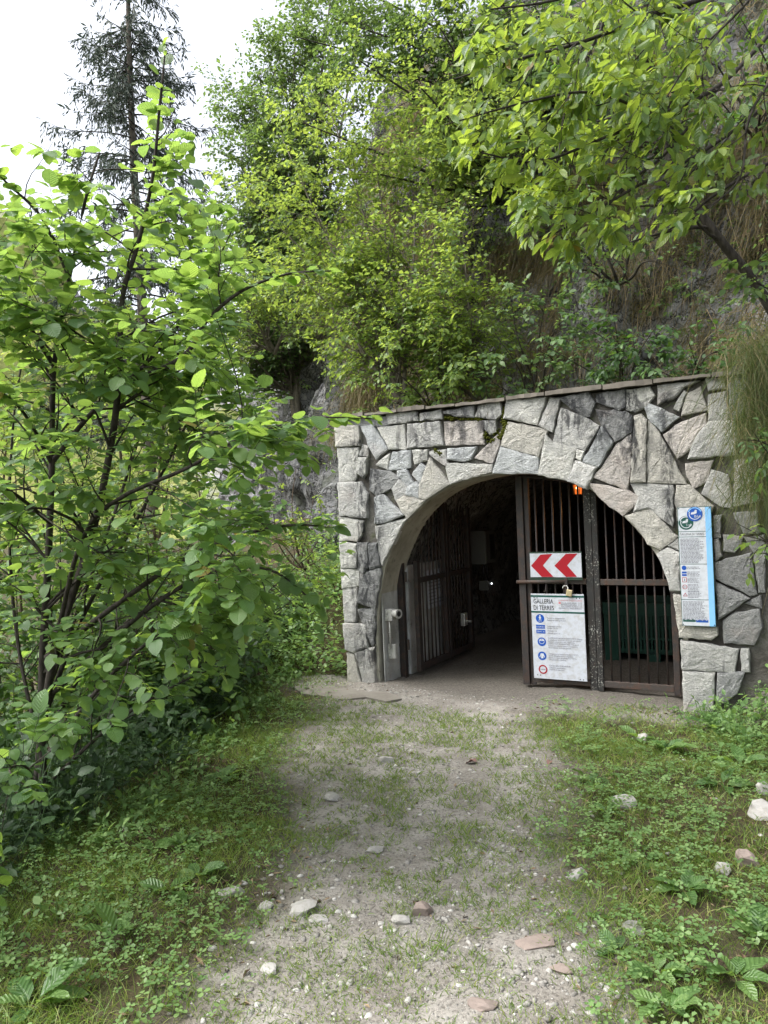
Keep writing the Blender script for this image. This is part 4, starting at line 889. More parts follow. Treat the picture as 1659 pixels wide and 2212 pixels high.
# ------------------------------------------------------------------ trees and shrubs
hz = dict(m=8, size=.060, ang=58, droop=.10, up=2.0, jit=.45, var=.30)
HST = [([*px((95, 1800, 4.15), (90, 1500, 4.1), (105, 1200, 4.0), (112, 1000, 4.0), (117, 790, 3.95), (150, 600, 3.9), (185, 430, 3.8), (215, 330, 3.8))], .024, .005),
 ([*px((70, 1800, 4.2), (110, 1450, 4.05), (200, 1150, 3.9), (245, 930, 3.8), (258, 790, 3.75), (265, 640, 3.7), (300, 520, 3.7), (330, 380, 3.65), (345, 230, 3.6), (356, 120, 3.6))], .024, .004),
 ([*px((120, 1380, 4.0), (199, 1126, 3.7), (417, 1005, 3.4), (528, 943, 3.3), (685, 904, 3.25), (812, 905, 3.2))], .013, .002),
 ([*px((250, 835, 3.78), (390, 775, 3.6), (445, 695, 3.5), (520, 630, 3.45), (620, 592, 3.4), (715, 585, 3.4))], .014, .003),
 ([*px((110, 1500, 4.1), (300, 1330, 3.8), (450, 1240, 3.7), (580, 1230, 3.6), (690, 1310, 3.5))], .016, .003),
 ([*px((100, 1420, 4.0), (330, 1250, 3.7), (480, 1170, 3.6), (620, 1135, 3.55), (720, 1140, 3.5))], .016, .003),
 ([*px((117, 790, 3.95), (60, 700, 3.8), (0, 610, 3.7), (-60, 520, 3.6))], .014, .004),
 ([*px((111, 1000, 4.0), (50, 890, 3.7), (-30, 820, 3.4))], .012, .003),
 ([*px((85, 1740, 4.1), (60, 1660, 3.5), (20, 1665, 3.1), (85, 1722, 2.85))], .008, .002),
 ([*px((95, 1640, 4.1), (220, 1480, 3.7), (340, 1370, 3.5), (400, 1330, 3.4))], .014, .003),
 ([*px((112, 1000, 4.0), (200, 890, 3.9), (330, 770, 3.9), (430, 640, 3.9), (500, 500, 3.9))], .015, .003),
 ([*px((150, 600, 3.9), (90, 470, 3.8), (20, 400, 3.7), (-40, 340, 3.6))], .010, .003),
 ([*px((110, 1130, 4.0), (20, 1060, 3.5), (-60, 1050, 3.2))], .012, .003),
 ([*px((95, 1600, 4.2), (200, 1420, 4.6), (330, 1300, 4.9), (450, 1250, 5.0), (560, 1240, 5.0))], .015, .003),
 ([*px((95, 1650, 4.2), (40, 1400, 4.4), (20, 1150, 4.5), (30, 900, 4.5), (60, 700, 4.5), (70, 520, 4.4))], .012, .003),
 ([*px((100, 1500, 4.2), (250, 1100, 4.7), (330, 850, 4.8), (400, 640, 4.8), (420, 480, 4.7))], .012, .003),
 ([*px((95, 1700, 4.2), (250, 1560, 4.3), (380, 1480, 4.4), (470, 1440, 4.5))], .012, .003),
 ([*px((95, 1550, 4.1), (180, 1330, 4.2), (330, 1060, 4.3), (420, 880, 4.3), (470, 760, 4.3))], .015, .003)]
def hz_keep(x, y, d):
    r = np.interp(y, [0, 100, 200, 300, 450, 560, 590, 650, 720, 830, 880, 905, 950, 1030, 1090, 1140, 1190, 1300, 1330, 1390, 1460, 1520, 1600, 1680, 1760, 1770, 2212], [350, 425, 470, 440, 500, 590, 720, 600, 530, 590, 700, 800, 720, 740, 590, 720, 600, 690, 720, 560, 520, 420, 200, 120, 130, 20, 0])
    t = np.interp(x, [-100, 0, 120, 230, 240, 305, 315, 420, 440, 560], [250, 290, 300, 340, 420, 400, 110, 100, 250, 400])
    return (x < r - 12) & (y > t) & (d > 2.7)
make_tree('hazel_shrub', HST[0][0][0], 'big hazel shrub with round ribbed leaves and dark stems, left foreground', 'shrub', HST,
          [dict(dens=10, t0=.12, ang=55, lmin=.35, lmax=.95, trop=(0, 0, .05), K=6, wander=.10, sag=.12, flat=.5, leafy=False, taper=.4), dict(dens=12, t0=.1, ang=45, lmin=.22, lmax=.46, trop=(0, 0, .02), K=5, wander=.1, sag=.12, flat=.6, rr=.6)],
          hz, HAZEL, M['hazel'], M['bark'], parts=300, prune=hz_keep, stem_leaves=.5)

def shrub(name, label, base, tips, r0, levels, leaf, tpl, mleaf, mwood, group=None, bow=.25, cat='shrub', parts=0, cull=500):
    st = []; b = np.array(base)
    for t in tips:
        t = np.array(t); m_ = (b + t) / 2 + np.array([0, 0, bow * np.linalg.norm(t - b) * .35]) + rng.normal(0, .06, 3); st.append(([b + rng.normal(0, .02, 3), b * .6 + m_ * .4 + rng.normal(0, .03, 3), m_, t], r0, r0 * .18))
    return make_tree(name, tuple(base), label, cat, st, levels, leaf, tpl, mleaf, mwood, group, parts=parts, cull=cull)
HB = (-2.5, 6.0, -.45)
shrub('hazel_shrub', 'second hazel behind the big one, reaching towards the wall', HB, px((60, 880, 6.2), (220, 800, 6.4), (380, 830, 6.4), (500, 980, 6.3), (590, 1080, 6.5), (680, 1190, 6.6), (640, 1290, 6.3), (450, 1150, 6.0), (300, 1020, 6.0), (540, 1370, 6.1), (130, 1080, 6.0), (330, 1300, 5.8)), .016,
      [dict(dens=8, t0=.15, ang=52, lmin=.3, lmax=.8, trop=(0, -.1, .05), K=5, wander=.1, sag=.1, flat=.5, leafy=False, taper=.4), dict(dens=10, t0=.1, ang=45, lmin=.2, lmax=.4, trop=(0, 0, .02), K=4, wander=.1, sag=.1, flat=.5, rr=.6)], dict(hz, m=7, size=.066), HAZEL, M['hazel'], M['bark'], bow=.2)
L_A = [dict(dens=11, t0=.15, ang=50, lmin=.4, lmax=1.1, trop=(-.1, -.1, .1), K=6, wander=.12, sag=.1, flat=.3, leafy=False, taper=.4), dict(dens=13, t0=.05, ang=45, lmin=.25, lmax=.5, trop=(0, 0, .02), K=4, wander=.1, sag=.15, flat=.3, rr=.6)]
lf = lambda m, s, **k: dict(dict(m=m, size=s, ang=55, droop=.3, up=1.1, jit=.55, var=.25), **k)
shrub('hillside_shrub', 'bright green many-stemmed shrub leaning left from behind the wall cap', at_depth(868, 872, 7.75), px((540, 430, 8.6), (610, 300, 8.6), (700, 200, 8.8), (800, 260, 8.4), (900, 380, 8.2), (600, 560, 8.3), (760, 560, 8.0), (680, 450, 8.6)), .026, L_A, lf(9, .056), SMALL, M['bright'], M['bark_l'], 'shrubs on the hillside')
shrub('hillside_shrub', 'green shrub on a dark arching branch growing from the cliff grass', at_depth(1130, 450, 8.6), px((800, 372, 8.0), (640, 260, 8.2), (760, 120, 8.0), (900, 180, 7.8), (1000, 300, 7.7), (950, 60, 7.9)), .034, L_A, lf(9, .056), SMALL, M['bright'], M['bark'], 'shrubs on the hillside', bow=.15)
shrub('hillside_shrub', 'upper green shrub at the top edge above the arching branch', at_depth(1240, 300, 9.0), px((720, 40, 8.8), (780, 130, 8.8), (860, 60, 8.8), (640, 80, 9.2), (850, -60, 8.6), (1000, -80, 8.4), (1150, 0, 8.2), (1120, 160, 8.0), (700, -60, 9.2)), .036, L_A, lf(9, .060), SMALL, M['midleaf'], M['bark'], 'shrubs on the hillside', bow=.15)
shrub('hillside_tree', 'slender tree with small dark leaves standing against the white sky', at_depth(640, 900, 13.5), px((560, 150, 14), (640, 20, 14), (720, -60, 14), (520, 330, 13.8), (540, 480, 13.5), (620, 260, 13.5), (520, 200, 14.3), (700, 80, 14), (780, 40, 13.5), (600, 420, 13.5), (660, 140, 14)), .06, [dict(L_A[0], lmin=.6, lmax=1.7, dens=10), dict(L_A[1], lmin=.35, lmax=.75, dens=14)], lf(9, .075), SMALL, M['midleaf'], M['bark_l'], 'shrubs on the hillside', bow=.05, cat='tree')
shrub('hillside_shrub', 'mid green shrub above the grey rock face beside the hazel', at_depth(590, 760, 11.4), px((470, 560, 11), (520, 650, 10.8), (600, 560, 11), (660, 620, 10.6), (440, 660, 11.2)), .03, L_A, lf(9, .058), SMALL, M['bright'], M['bark_l'], 'shrubs on the hillside')
shrub('hillside_shrub', 'green spray-like shrub above the left half of the wall cap', wpt(-1.95, 1.2, 2.6), px((850, 520, 7.6), (950, 610, 7.4), (780, 650, 7.7), (1000, 500, 7.6), (900, 430, 7.8), (860, 700, 7.5), (1020, 680, 7.3)), .02, L_A, lf(9, .052), SMALL, M['bright'], M['bark_l'], 'shrubs on the hillside')
for lab, b, tips, mt in (
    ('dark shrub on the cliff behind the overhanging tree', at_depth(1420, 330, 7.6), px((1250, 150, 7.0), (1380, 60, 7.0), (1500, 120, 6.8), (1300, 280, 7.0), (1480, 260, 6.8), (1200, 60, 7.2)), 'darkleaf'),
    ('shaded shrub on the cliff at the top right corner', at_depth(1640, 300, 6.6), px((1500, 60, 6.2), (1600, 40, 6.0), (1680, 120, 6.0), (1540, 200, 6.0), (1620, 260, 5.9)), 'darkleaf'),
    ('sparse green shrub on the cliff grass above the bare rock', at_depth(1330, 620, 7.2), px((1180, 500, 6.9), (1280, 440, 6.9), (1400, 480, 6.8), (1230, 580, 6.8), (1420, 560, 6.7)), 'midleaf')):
    shrub('cliff_shrub', lab, b, tips, .018, [dict(L_A[0], dens=8, lmin=.3, lmax=.8), dict(L_A[1], dens=9)], lf(8, .058), SMALL, M[mt], M['bark'], 'shrubs on the cliff')
# shrubs on the terrace just behind the cap slabs
L_T = [dict(dens=9, t0=.1, ang=55, lmin=.2, lmax=.5, trop=(-.1, -.25, .1), K=5, wander=.12, sag=.15, flat=.3, leafy=True), dict(dens=11, t0=.1, ang=45, lmin=.12, lmax=.28, trop=(-.05, -.1, .02), K=4, wander=.1, sag=.15, flat=.3, rr=.6)]
def terr(u, w_): return wpt(u, w_, 2.5 + .16 * max(w_ - .4, 0) - .05)
for (lab, u, w_, tips, sz, mt) in (
    ('yellow-green shrub leaning over the left end of the wall cap', -2.35, .75, [(-3.0, .1, 3.05), (-2.6, .0, 3.1), (-2.0, .1, 3.3), (-1.7, .2, 3.05), (-2.3, .3, 3.6), (-2.9, .5, 3.4)], .058, 'bright'),
    ('leafy shrub behind the middle of the wall cap', -1.35, .85, [(-1.9, .2, 2.95), (-1.5, .2, 3.2), (-1.1, .15, 3.0), (-.8, .2, 3.3), (-1.4, .3, 3.7), (-1.0, .4, 3.75)], .062, 'midleaf'),
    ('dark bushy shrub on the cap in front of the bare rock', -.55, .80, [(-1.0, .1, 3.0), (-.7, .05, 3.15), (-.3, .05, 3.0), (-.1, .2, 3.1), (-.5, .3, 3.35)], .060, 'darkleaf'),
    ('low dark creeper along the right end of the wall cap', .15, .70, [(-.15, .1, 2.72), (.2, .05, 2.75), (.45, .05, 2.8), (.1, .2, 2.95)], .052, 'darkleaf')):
    b = terr(u, w_); shrub('terrace_shrub', lab, b, [wpt(*t) for t in tips], .012, L_T, lf(6, sz, jit=.5, lean=(-.2, -.5, 0)), OVATE, M[mt], M['bark'], 'shrubs behind the wall cap')
# overhanging sallow, upper right
RB = at_depth(1760, 860, 5.0)
RST = [([RB, *px((1650, 640, 4.9), (1530, 485, 4.9), (1440, 330, 5.0), (1400, 120, 5.2), (1380, -150, 5.4))], .036, .018),
 ([*px((1700, 30, 4.6), (1560, 180, 4.3), (1420, 250, 4.1), (1300, 300, 4.0), (1160, 350, 3.9), (1040, 330, 3.8))], .022, .004),
 ([*px((1700, -60, 4.5), (1450, 20, 4.2), (1260, 90, 4.0), (1110, 130, 3.9), (985, 170, 3.8))], .022, .004),
 ([*px((1700, 190, 4.4), (1530, 320, 4.2), (1380, 400, 4.0), (1260, 470, 3.9), (1170, 520, 3.9))], .020, .003),
 ([*px((1700, 330, 4.5), (1560, 410, 4.3), (1470, 480, 4.2), (1390, 530, 4.1))], .018, .003),
 ([*px((1560, 180, 4.3), (1440, 330, 4.1), (1330, 420, 3.95), (1290, 540, 3.9))], .014, .003),
 ([*px((1420, 250, 4.1), (1280, 200, 3.9), (1140, 220, 3.8), (960, 270, 3.7))], .014, .003),
 ([*px((1700, 120, 4.1), (1620, 250, 3.8), (1600, 380, 3.7), (1530, 450, 3.6))], .014, .003),
 ([*px((1600, -120, 4.6), (1400, -60, 4.2), (1200, 0, 4.0), (1060, 20, 3.9))], .02, .004),
 ([*px((1700, -100, 3.9), (1600, 20, 3.7), (1500, 120, 3.6), (1440, 210, 3.55))], .014, .003),
 ([*px((1380, -150, 5.2), (1300, 60, 4.8), (1230, 200, 4.6), (1200, 380, 4.5))], .02, .003)]
make_tree('sallow_tree', tuple(RB), 'overhanging tree with glossy pointed yellow-green leaves, upper right', 'tree', RST,
          [dict(dens=9.5, t0=.12, ang=48, lmin=.3, lmax=.85, trop=(-.25, -.05, -.12), K=6, wander=.12, sag=.15, flat=.2, leafy=False), dict(dens=12, t0=.1, ang=42, lmin=.16, lmax=.36, trop=(-.12, 0, -.08), K=5, wander=.1, sag=.15, flat=.2, rr=.6)],
          dict(m=8, size=.074, ang=48, droop=.22, up=1.0, jit=.6, var=.26, t0=.3), LANCE, M['sallow'], M['bark'], parts=300, prune=lambda x, y, d: (y < np.interp(x, [900, 960, 1060, 1140, 1250, 1400, 1500, 1560, 1700], [300, 320, 420, 560, 560, 540, 500, 420, 520])) & (x > np.interp(y, [0, 270, 420, 560], [960, 920, 1080, 1150])))
# spruce
def spruce():
    base = at_depth(330, 1330, 17.0); top = at_depth(268, -330, 17.0); root = empty('spruce_tree', base)
    tag(root, 'tall thin dark spruce with drooping branches against the white sky', 'tree'); B0 = np.array(base)
    T = np.linspace(0, 1, 14)[:, None]; tr = base * (1 - T) + top * T + np.c_[.06 * np.sin(T * 7), 0 * T, 0 * T]
    v, f = tubes(tr[None], np.linspace(.17, .02, 14)[None], 8); link('trunk', mesh_np('trunk', v - B0, f, 4, True), M['bark_l'], root)
    H = top[2] - base[2]; br, rr = [], []; K = 9; s = np.linspace(0, 1, K)[:, None]
    for t in np.sort(rng.uniform(.22, .985, 190)):
        p = base * (1 - t) + top * t; az = rng.uniform(0, math.tau); L = (3.3 * (1 - t) ** .75 + .18) * rng.uniform(.65, 1.1)
        d = np.array([math.cos(az), math.sin(az), .12]); br.append(p + L * (d * s + np.array([0, 0, -.55]) * s ** 2 + np.array([0, 0, .36]) * s ** 4)); rr.append(np.linspace(.022, .004, K) * (.5 + L * .3))
    P = np.array(br); Rr = np.array(rr); v, f = tubes(P, Rr, 3); V, Fq = [v], [f]; off = len(v)
    Q, RQ = sprout(list(P), list(Rr), dens=15, t0=.12, ang=60, lmin=.18, lmax=.5, trop=(0, 0, -.9), K=4, wander=.08, sag=.25, taper=.45, rr=.4); v, f = tubes(Q[:, [0, -1]], RQ[:, [0, -1]], 3)
    wd_ = link('branches', mesh_np('branches', np.concatenate([V[0], v]) - B0, np.concatenate([Fq[0], f + off]), 4, True), M['bark'], root)
    po, X, Y, Z, s_ = leaf_on(Q, 7, .12, ang=32, droop=.3, up=.3, jit=1.0, t0=.0); p2, X2, Y2, Z2, s2 = leaf_on(P, 16, .15, ang=45, droop=.15, up=.5, jit=1.0, t0=.1)
    po, X, Y, Z, s_ = [np.concatenate(a) for a in ((po, p2), (X, X2), (Y, Y2), (Z, Z2), (s_, s2))]
    tp = leaf2_template(.13, .2, .1); V, Fc, uv, r_ = bake(tp, po - B0, X, Y, Z, s_, rng.random(len(po)) * .99)
    tag(link('crown', mesh_np('crown', V, Fc, 3, False, dict(rnd=r_), uv), M['needle'], root), kind='stuff')
spruce()
# trees and shrubs of the valley side behind the hazel
for lab, b, tips, sz, mt, rb in (
    ('leafy tree filling the gap between spruce and hazel', (-4.4, 13.0, -2.0), [(-5.6, 12.5, 4.6), (-4.6, 13, 5.6), (-3.4, 12.6, 4.8), (-5.2, 12, 3.0), (-3.2, 12, 3.0), (-4.2, 11.5, 2.0)], .085, 'bright', .06),
    ('pale green tree behind the hazel at the left edge', (-6.6, 12.0, -2.4), [(-7.6, 11.5, 3.4), (-6.6, 12, 4.2), (-5.6, 11.5, 3.2), (-7.4, 11, 1.6), (-5.8, 10.8, 1.4)], .085, 'bright', .06),
    ('woodland tree on the slope past the left edge', (-5.3, 4.4, -2.6), [(-5.6, 5.2, 3.0), (-4.6, 5.4, 2.4), (-5.2, 5.8, 2.4), (-4.7, 4.9, 1.6), (-4.4, 5.4, 1.0), (-5.8, 5.6, 1.0), (-5.0, 4.4, .4)], .11, 'midleaf', .06),  # stands outside the frame, added to throw shade on the hollow
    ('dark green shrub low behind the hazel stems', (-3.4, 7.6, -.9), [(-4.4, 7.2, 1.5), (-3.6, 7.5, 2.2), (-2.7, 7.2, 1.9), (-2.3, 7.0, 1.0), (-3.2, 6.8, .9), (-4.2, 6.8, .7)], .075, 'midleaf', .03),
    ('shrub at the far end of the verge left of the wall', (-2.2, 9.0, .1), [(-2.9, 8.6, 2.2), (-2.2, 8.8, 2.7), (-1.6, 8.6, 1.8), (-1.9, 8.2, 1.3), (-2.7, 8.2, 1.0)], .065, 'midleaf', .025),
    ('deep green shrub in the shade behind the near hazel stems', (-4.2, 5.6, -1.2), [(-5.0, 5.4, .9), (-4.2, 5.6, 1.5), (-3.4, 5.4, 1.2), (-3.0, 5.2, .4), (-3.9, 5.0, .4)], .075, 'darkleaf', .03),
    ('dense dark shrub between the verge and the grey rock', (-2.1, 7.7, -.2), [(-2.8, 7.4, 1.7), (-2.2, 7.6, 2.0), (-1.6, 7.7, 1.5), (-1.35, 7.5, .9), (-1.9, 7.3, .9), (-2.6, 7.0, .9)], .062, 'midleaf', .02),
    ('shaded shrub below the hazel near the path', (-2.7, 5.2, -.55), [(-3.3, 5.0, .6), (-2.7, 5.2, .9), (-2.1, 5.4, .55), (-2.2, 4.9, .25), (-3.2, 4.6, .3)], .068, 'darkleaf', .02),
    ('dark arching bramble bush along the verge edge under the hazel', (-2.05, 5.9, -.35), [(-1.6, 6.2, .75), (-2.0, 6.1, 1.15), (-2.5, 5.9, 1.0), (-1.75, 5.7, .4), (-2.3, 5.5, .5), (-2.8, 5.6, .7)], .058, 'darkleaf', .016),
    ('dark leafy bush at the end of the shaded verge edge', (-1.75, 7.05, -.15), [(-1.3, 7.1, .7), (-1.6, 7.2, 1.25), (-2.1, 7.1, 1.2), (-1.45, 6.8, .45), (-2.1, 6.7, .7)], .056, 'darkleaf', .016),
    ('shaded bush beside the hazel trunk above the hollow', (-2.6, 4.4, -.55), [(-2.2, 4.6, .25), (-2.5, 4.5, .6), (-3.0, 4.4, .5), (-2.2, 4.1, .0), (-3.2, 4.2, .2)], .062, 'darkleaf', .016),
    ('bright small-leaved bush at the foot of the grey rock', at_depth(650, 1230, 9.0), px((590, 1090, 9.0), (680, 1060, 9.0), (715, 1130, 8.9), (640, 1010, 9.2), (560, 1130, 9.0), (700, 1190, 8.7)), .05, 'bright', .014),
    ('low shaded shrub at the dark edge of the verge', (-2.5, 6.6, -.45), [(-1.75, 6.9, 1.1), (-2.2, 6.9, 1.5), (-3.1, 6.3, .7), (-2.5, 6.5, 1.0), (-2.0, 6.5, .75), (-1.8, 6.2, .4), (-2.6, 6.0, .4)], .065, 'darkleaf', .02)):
    big = abs(b[1]) > 10 or b[0] < -4.5; lv = [dict(L_A[0], lmin=.5, lmax=1.4, dens=7, trop=(0, -.1, .1)), dict(L_A[1], dens=11, lmin=.3, lmax=.6)] if big else [dict(L_A[0], dens=8, lmin=.3, lmax=.8, trop=(0, -.1, .05)), dict(L_A[1], dens=10, lmin=.2, lmax=.4)]
    shrub('valley_tree' if big else 'verge_shrub', lab, b, tips, rb, lv, lf(9, sz), SMALL if big else OVATE, M[mt], M['bark_b'], 'trees and shrubs behind the hazel', bow=.1, cat='tree' if big else 'shrub', cull=None if 'woodland' in lab else 500)
# small saplings on the bank right of the board and on the rock left of the wall
for lab, b, tips, sz, mt in (
    ('leafy sapling on the grassy slope left of the wall', wpt(-3.75, .9, .7), [wpt(-4.1, .6, 1.7), wpt(-3.6, .5, 1.6), wpt(-3.4, .7, 1.2), wpt(-4.3, .4, 1.2), wpt(-3.8, .3, 1.0)], .05, 'bright'),
    ('pinnate sapling poking in at the right edge above the hanging grass', at_depth(1740, 640, 4.6), px((1590, 560, 4.3), (1560, 590, 4.4), (1610, 620, 4.3), (1640, 540, 4.2)), .055, 'midleaf'),
    ('small green sprig at the right edge in front of the hanging grass', at_depth(1730, 1010, 4.8), px((1600, 950, 4.6), (1625, 930, 4.5), (1640, 1010, 4.6)), .06, 'midleaf'),
    ('small leafy plant on the bank right of the trail board', at_depth(1700, 1200, 5.0), px((1545, 1150, 5.1), (1590, 1130, 5.0), (1620, 1210, 5.0), (1600, 1170, 4.9)), .055, 'bright')):
    shrub('sapling', lab, b, tips, .008, [dict(dens=9, t0=.2, ang=50, lmin=.12, lmax=.3, trop=(0, 0, 0), K=5, wander=.1, sag=.2, flat=.4)], lf(7, sz, up=1.4, jit=.4), OVATE, M[mt], M['bark'], 'saplings on the bank', bow=.15)

# ------------------------------------------------------------------ grass
def vnoise(x, y, sc, seed):
    r = np.random.default_rng(seed).random((64, 64)); X, Y = x * sc, y * sc; i, j = np.floor(X).astype(int), np.floor(Y).astype(int); a, b = X - i, Y - j; a, b = a * a * (3 - 2 * a), b * b * (3 - 2 * b)
    g = lambda p, q: r[p % 64, q % 64]
    return (g(i, j) * (1 - a) + g(i + 1, j) * a) * (1 - b) + (g(i, j + 1) * (1 - a) + g(i + 1, j + 1) * a) * b
def blades(root, d0, L, wd, bend, K=4, rnd=None, face=None):
    """curved strips: root (N,3), start direction d0, length L, width wd, bend = end pull vector (N,3)"""
    N = len(root); s = np.linspace(0, 1, K)[None, :, None]; P = root[:, None] + L[:, None, None] * (d0[:, None] * s + bend[:, None] * s ** 2)
    sd = unit(np.cross(d0 + bend * .5, rng.normal(0, 1, (N, 3)) if face is None else face)); wv = (wd[:, None] * (1 - np.linspace(0, 1, K)[None] ** 1.6) * .5)[..., None]
    A, B_ = P - sd[:, None] * wv, P + sd[:, None] * wv; V = np.empty((N, 2 * K - 1, 3)); V[:, 0:2 * K - 2:2] = A[:, :-1]; V[:, 1:2 * K - 2:2] = B_[:, :-1]; V[:, -1] = P[:, -1]
    T = []
    for k in range(K - 2): a = 2 * k; T += [(a, a + 1, a + 3), (a, a + 3, a + 2)]
    T.append((2 * K - 4, 2 * K - 3, 2 * K - 2)); Fc = (np.array(T)[None] + (np.arange(N) * (2 * K - 1))[:, None, None]).reshape(-1, 3)
    return V.reshape(-1, 3), Fc, np.repeat(rng.random(N) * .99 if rnd is None else rnd, 2 * K - 1)
def in_view(x, y, z, pad=40, far=520):
    a, b, d = project(np.stack([x, y, z], -1)); core = (a > -pad) & (a < 1659 + pad) & (b < 2212 + pad * 3); wide = (a > -far) & (a < 1659 + far) & (b < 2212 + far) & (rng.random(len(x)) < .4)
    return (d > .8) & (b > 600) & (core | wide)
def scatter(n, y0, y1, x0, x1, dens, near=1.6):
    """random ground points, thinned by dens(x,y) in 0..1, more of them near the camera"""
    y = y0 + (y1 - y0) * rng.random(n) ** near; x = rng.uniform(x0, x1, n); z = height(x, y); ok = in_view(x, y, z) & (rng.random(n) < dens(x, y)); return np.stack([x, y, z], -1)[ok]
def in_front(x, y): u, w_ = wl(x, y); return (w_ < -.05) | (u < -3.25)
def d_grass(x, y):
    p = path_mask(x, y); n1, n2, n3 = vnoise(x, y, 2.3, 1), vnoise(x, y, 8, 2), vnoise(x, y, 21, 3); u, w_ = wl(x, y)
    d = (1 - p) * (.30 + .7 * sstep(n1 * .6 + n2 * .4, .35, .65)) + p * sstep(n1 * .25 + n2 * .4 + n3 * .35, .34, .58) * .78
    tramp = sstep(w_, -.75, -.45) * sstep(u, -3.3, -2.9) * (1 - sstep(u, -.9, -.5)); return d * (1 - tramp) * in_front(x, y) * (.04 + .96 * sstep(x, edge_l(y) - .35, edge_l(y) + .05))
g = scatter(330000, 1.3, 8.6, -3.2, 3.8, d_grass); n = len(g)
az = rng.uniform(0, math.tau, n); le = rng.uniform(.15, .8, n); d0 = np.stack([np.cos(az) * le, np.sin(az) * le, np.ones(n)], -1); hp = path_mask(g[:, 0], g[:, 1])
tuft = vnoise(g[:, 0], g[:, 1], 3.1, 5); L = rng.uniform(.022, .055, n) * (.65 + 1.0 * tuft) * (1.25 - .45 * hp); bd = np.stack([np.cos(az), np.sin(az), -.7 * np.ones(n)], -1) * rng.uniform(.1, .7, (n, 1))
V, Fc, r_ = blades(g, unit(d0), L, rng.uniform(.0022, .0042, n) * (.7 + .12 * g[:, 1]), bd, 4, np.clip(rng.normal(.45, .27, n) + .1 * hp, 0, .99))
tag(link('grass', mesh_np('grass', V, Fc, 3, True, dict(rnd=r_)), M['grass']), 'short grass growing through the gravel path and verges', 'grass', kind='stuff')
print('grass', n)
# clover
def clover_tpl():
    V, Fs, uv = [], [], []
    for k in range(3):
        a = k * math.tau / 3; c, s = math.cos(a), math.sin(a); b0 = len(V)
        for (x, y, z) in ((0, .06, 0), (-.36, .55, .10), (0, .55, -.02), (.36, .55, .10), (-.25, .95, .06), (.25, .95, .06), (0, 1.0, 0)): V.append((c * x - s * y, s * x + c * y, z)); uv.append((.5 + x, y))
        Fs += [(b0, b0 + 2, b0 + 1), (b0, b0 + 3, b0 + 2), (b0 + 1, b0 + 2, b0 + 4), (b0 + 2, b0 + 6, b0 + 4), (b0 + 2, b0 + 5, b0 + 6), (b0 + 2, b0 + 3, b0 + 5)]
    return np.array(V), np.array(Fs), np.array(uv)
CLV = clover_tpl()
def d_clover(x, y):
    p = path_mask(x, y); n1, n2 = vnoise(x, y, 1.6, 11), vnoise(x, y, 5, 12); return (1 - p) ** 1.5 * sstep(n1 * .5 + n2 * .5, .38, .60) * in_front(x, y) * sstep(x, edge_l(y) - .7, edge_l(y))
c = scatter(44000, 1.3, 8.0, -2.6, 3.6, d_clover, 1.5); n = len(c); print('clover', n)
c[:, 2] += rng.uniform(.015, .085, n) * (.6 + vnoise(c[:, 0], c[:, 1], 2.5, 14)); Y = np.stack([rng.normal(size=n), rng.normal(size=n), np.zeros(n)], -1); Nn = ZUP + rng.normal(0, .32, (n, 3)); X, Y, Z = frames(Y, Nn)
V, Fc, uv, r_ = bake(CLV, c, X, Y, Z, rng.uniform(.009, .027, n), rng.random(n) * .99)
tag(link('clover', mesh_np('clover', V, Fc, 3, True, dict(rnd=r_), uv), M['clover']), 'clover carpet on the verges beside the gravel path', 'clover', kind='stuff')
# dry litter between the plants
l_ = scatter(30000, 1.7, 8.4, -2.8, 3.4, lambda x, y: (1 - path_mask(x, y)) * .5 * sstep(vnoise(x, y, 4, 51), .3, .6) * in_front(x, y) + .03 * in_front(x, y), 1.5); n = len(l_); l_[:, 2] += .006; print('litter', n)
X, Y, Z = frames(np.stack([rng.normal(size=n), rng.normal(size=n), rng.normal(0, .2, n)], -1), ZUP + rng.normal(0, .3, (n, 3))); V, Fc, uv, r_ = bake(leaf2_template(.16, .3, .2), l_, X, Y, Z, rng.uniform(.012, .05, n), rng.random(n) * .99)
tag(link('leaf_litter', mesh_np('leaf_litter', V, Fc, 3, False, dict(rnd=r_), uv), M['litter']), 'dry brown litter lying between the verge plants', 'litter', kind='stuff')
# herb undergrowth down the shaded slope on the left, and on the bank at the right
def herbs(name, lab, n, y0, y1, x0, x1, dens, hmin, hmax, size, mat, m=6, near=1.3):
    p = scatter(n, y0, y1, x0, x1, dens, near); N = len(p); K = 4; s = np.linspace(0, 1, K)[None, :, None]; h = rng.uniform(hmin, hmax, N)[:, None, None]
    d = np.stack([rng.normal(0, .35, N), rng.normal(0, .35, N), np.ones(N)], -1)[:, None]; P = p[:, None] + h * (d * s + rng.normal(0, .1, (N, 1, 3)) * s ** 2)
    v, f = tubes(P, np.full((N, K), .0022), 3); po, X, Y, Z, ss = leaf_on(P, m, size, ang=70, droop=.1, up=1.6, jit=.35, t0=.25); V, Fc, uv, r_ = bake(OVATE, po, X, Y, Z, ss, rng.random(len(po)) * .99)
    f3 = np.concatenate([f[:, [0, 1, 2]], f[:, [0, 2, 3]]]); o = link(name, mesh_np(name, np.concatenate([V, v]), np.concatenate([Fc, f3 + len(V)]), 3, True, dict(rnd=np.r_[r_, np.full(len(v), .3)]), np.concatenate([uv, np.full((len(v), 2), .5)])), M[mat])
    tag(o, lab, 'undergrowth', kind='stuff'); print(name, N)
herbs('undergrowth', 'dark leafy undergrowth on the shaded slope below the path', 10500, 2.4, 9.5, -5.5, -1.1, lambda x, y: sstep(edge_l(y) - x, -.10, .25) * .9 * sstep(y, 2.3, 3.2), .18, .62, .066, 'shade_nettle')
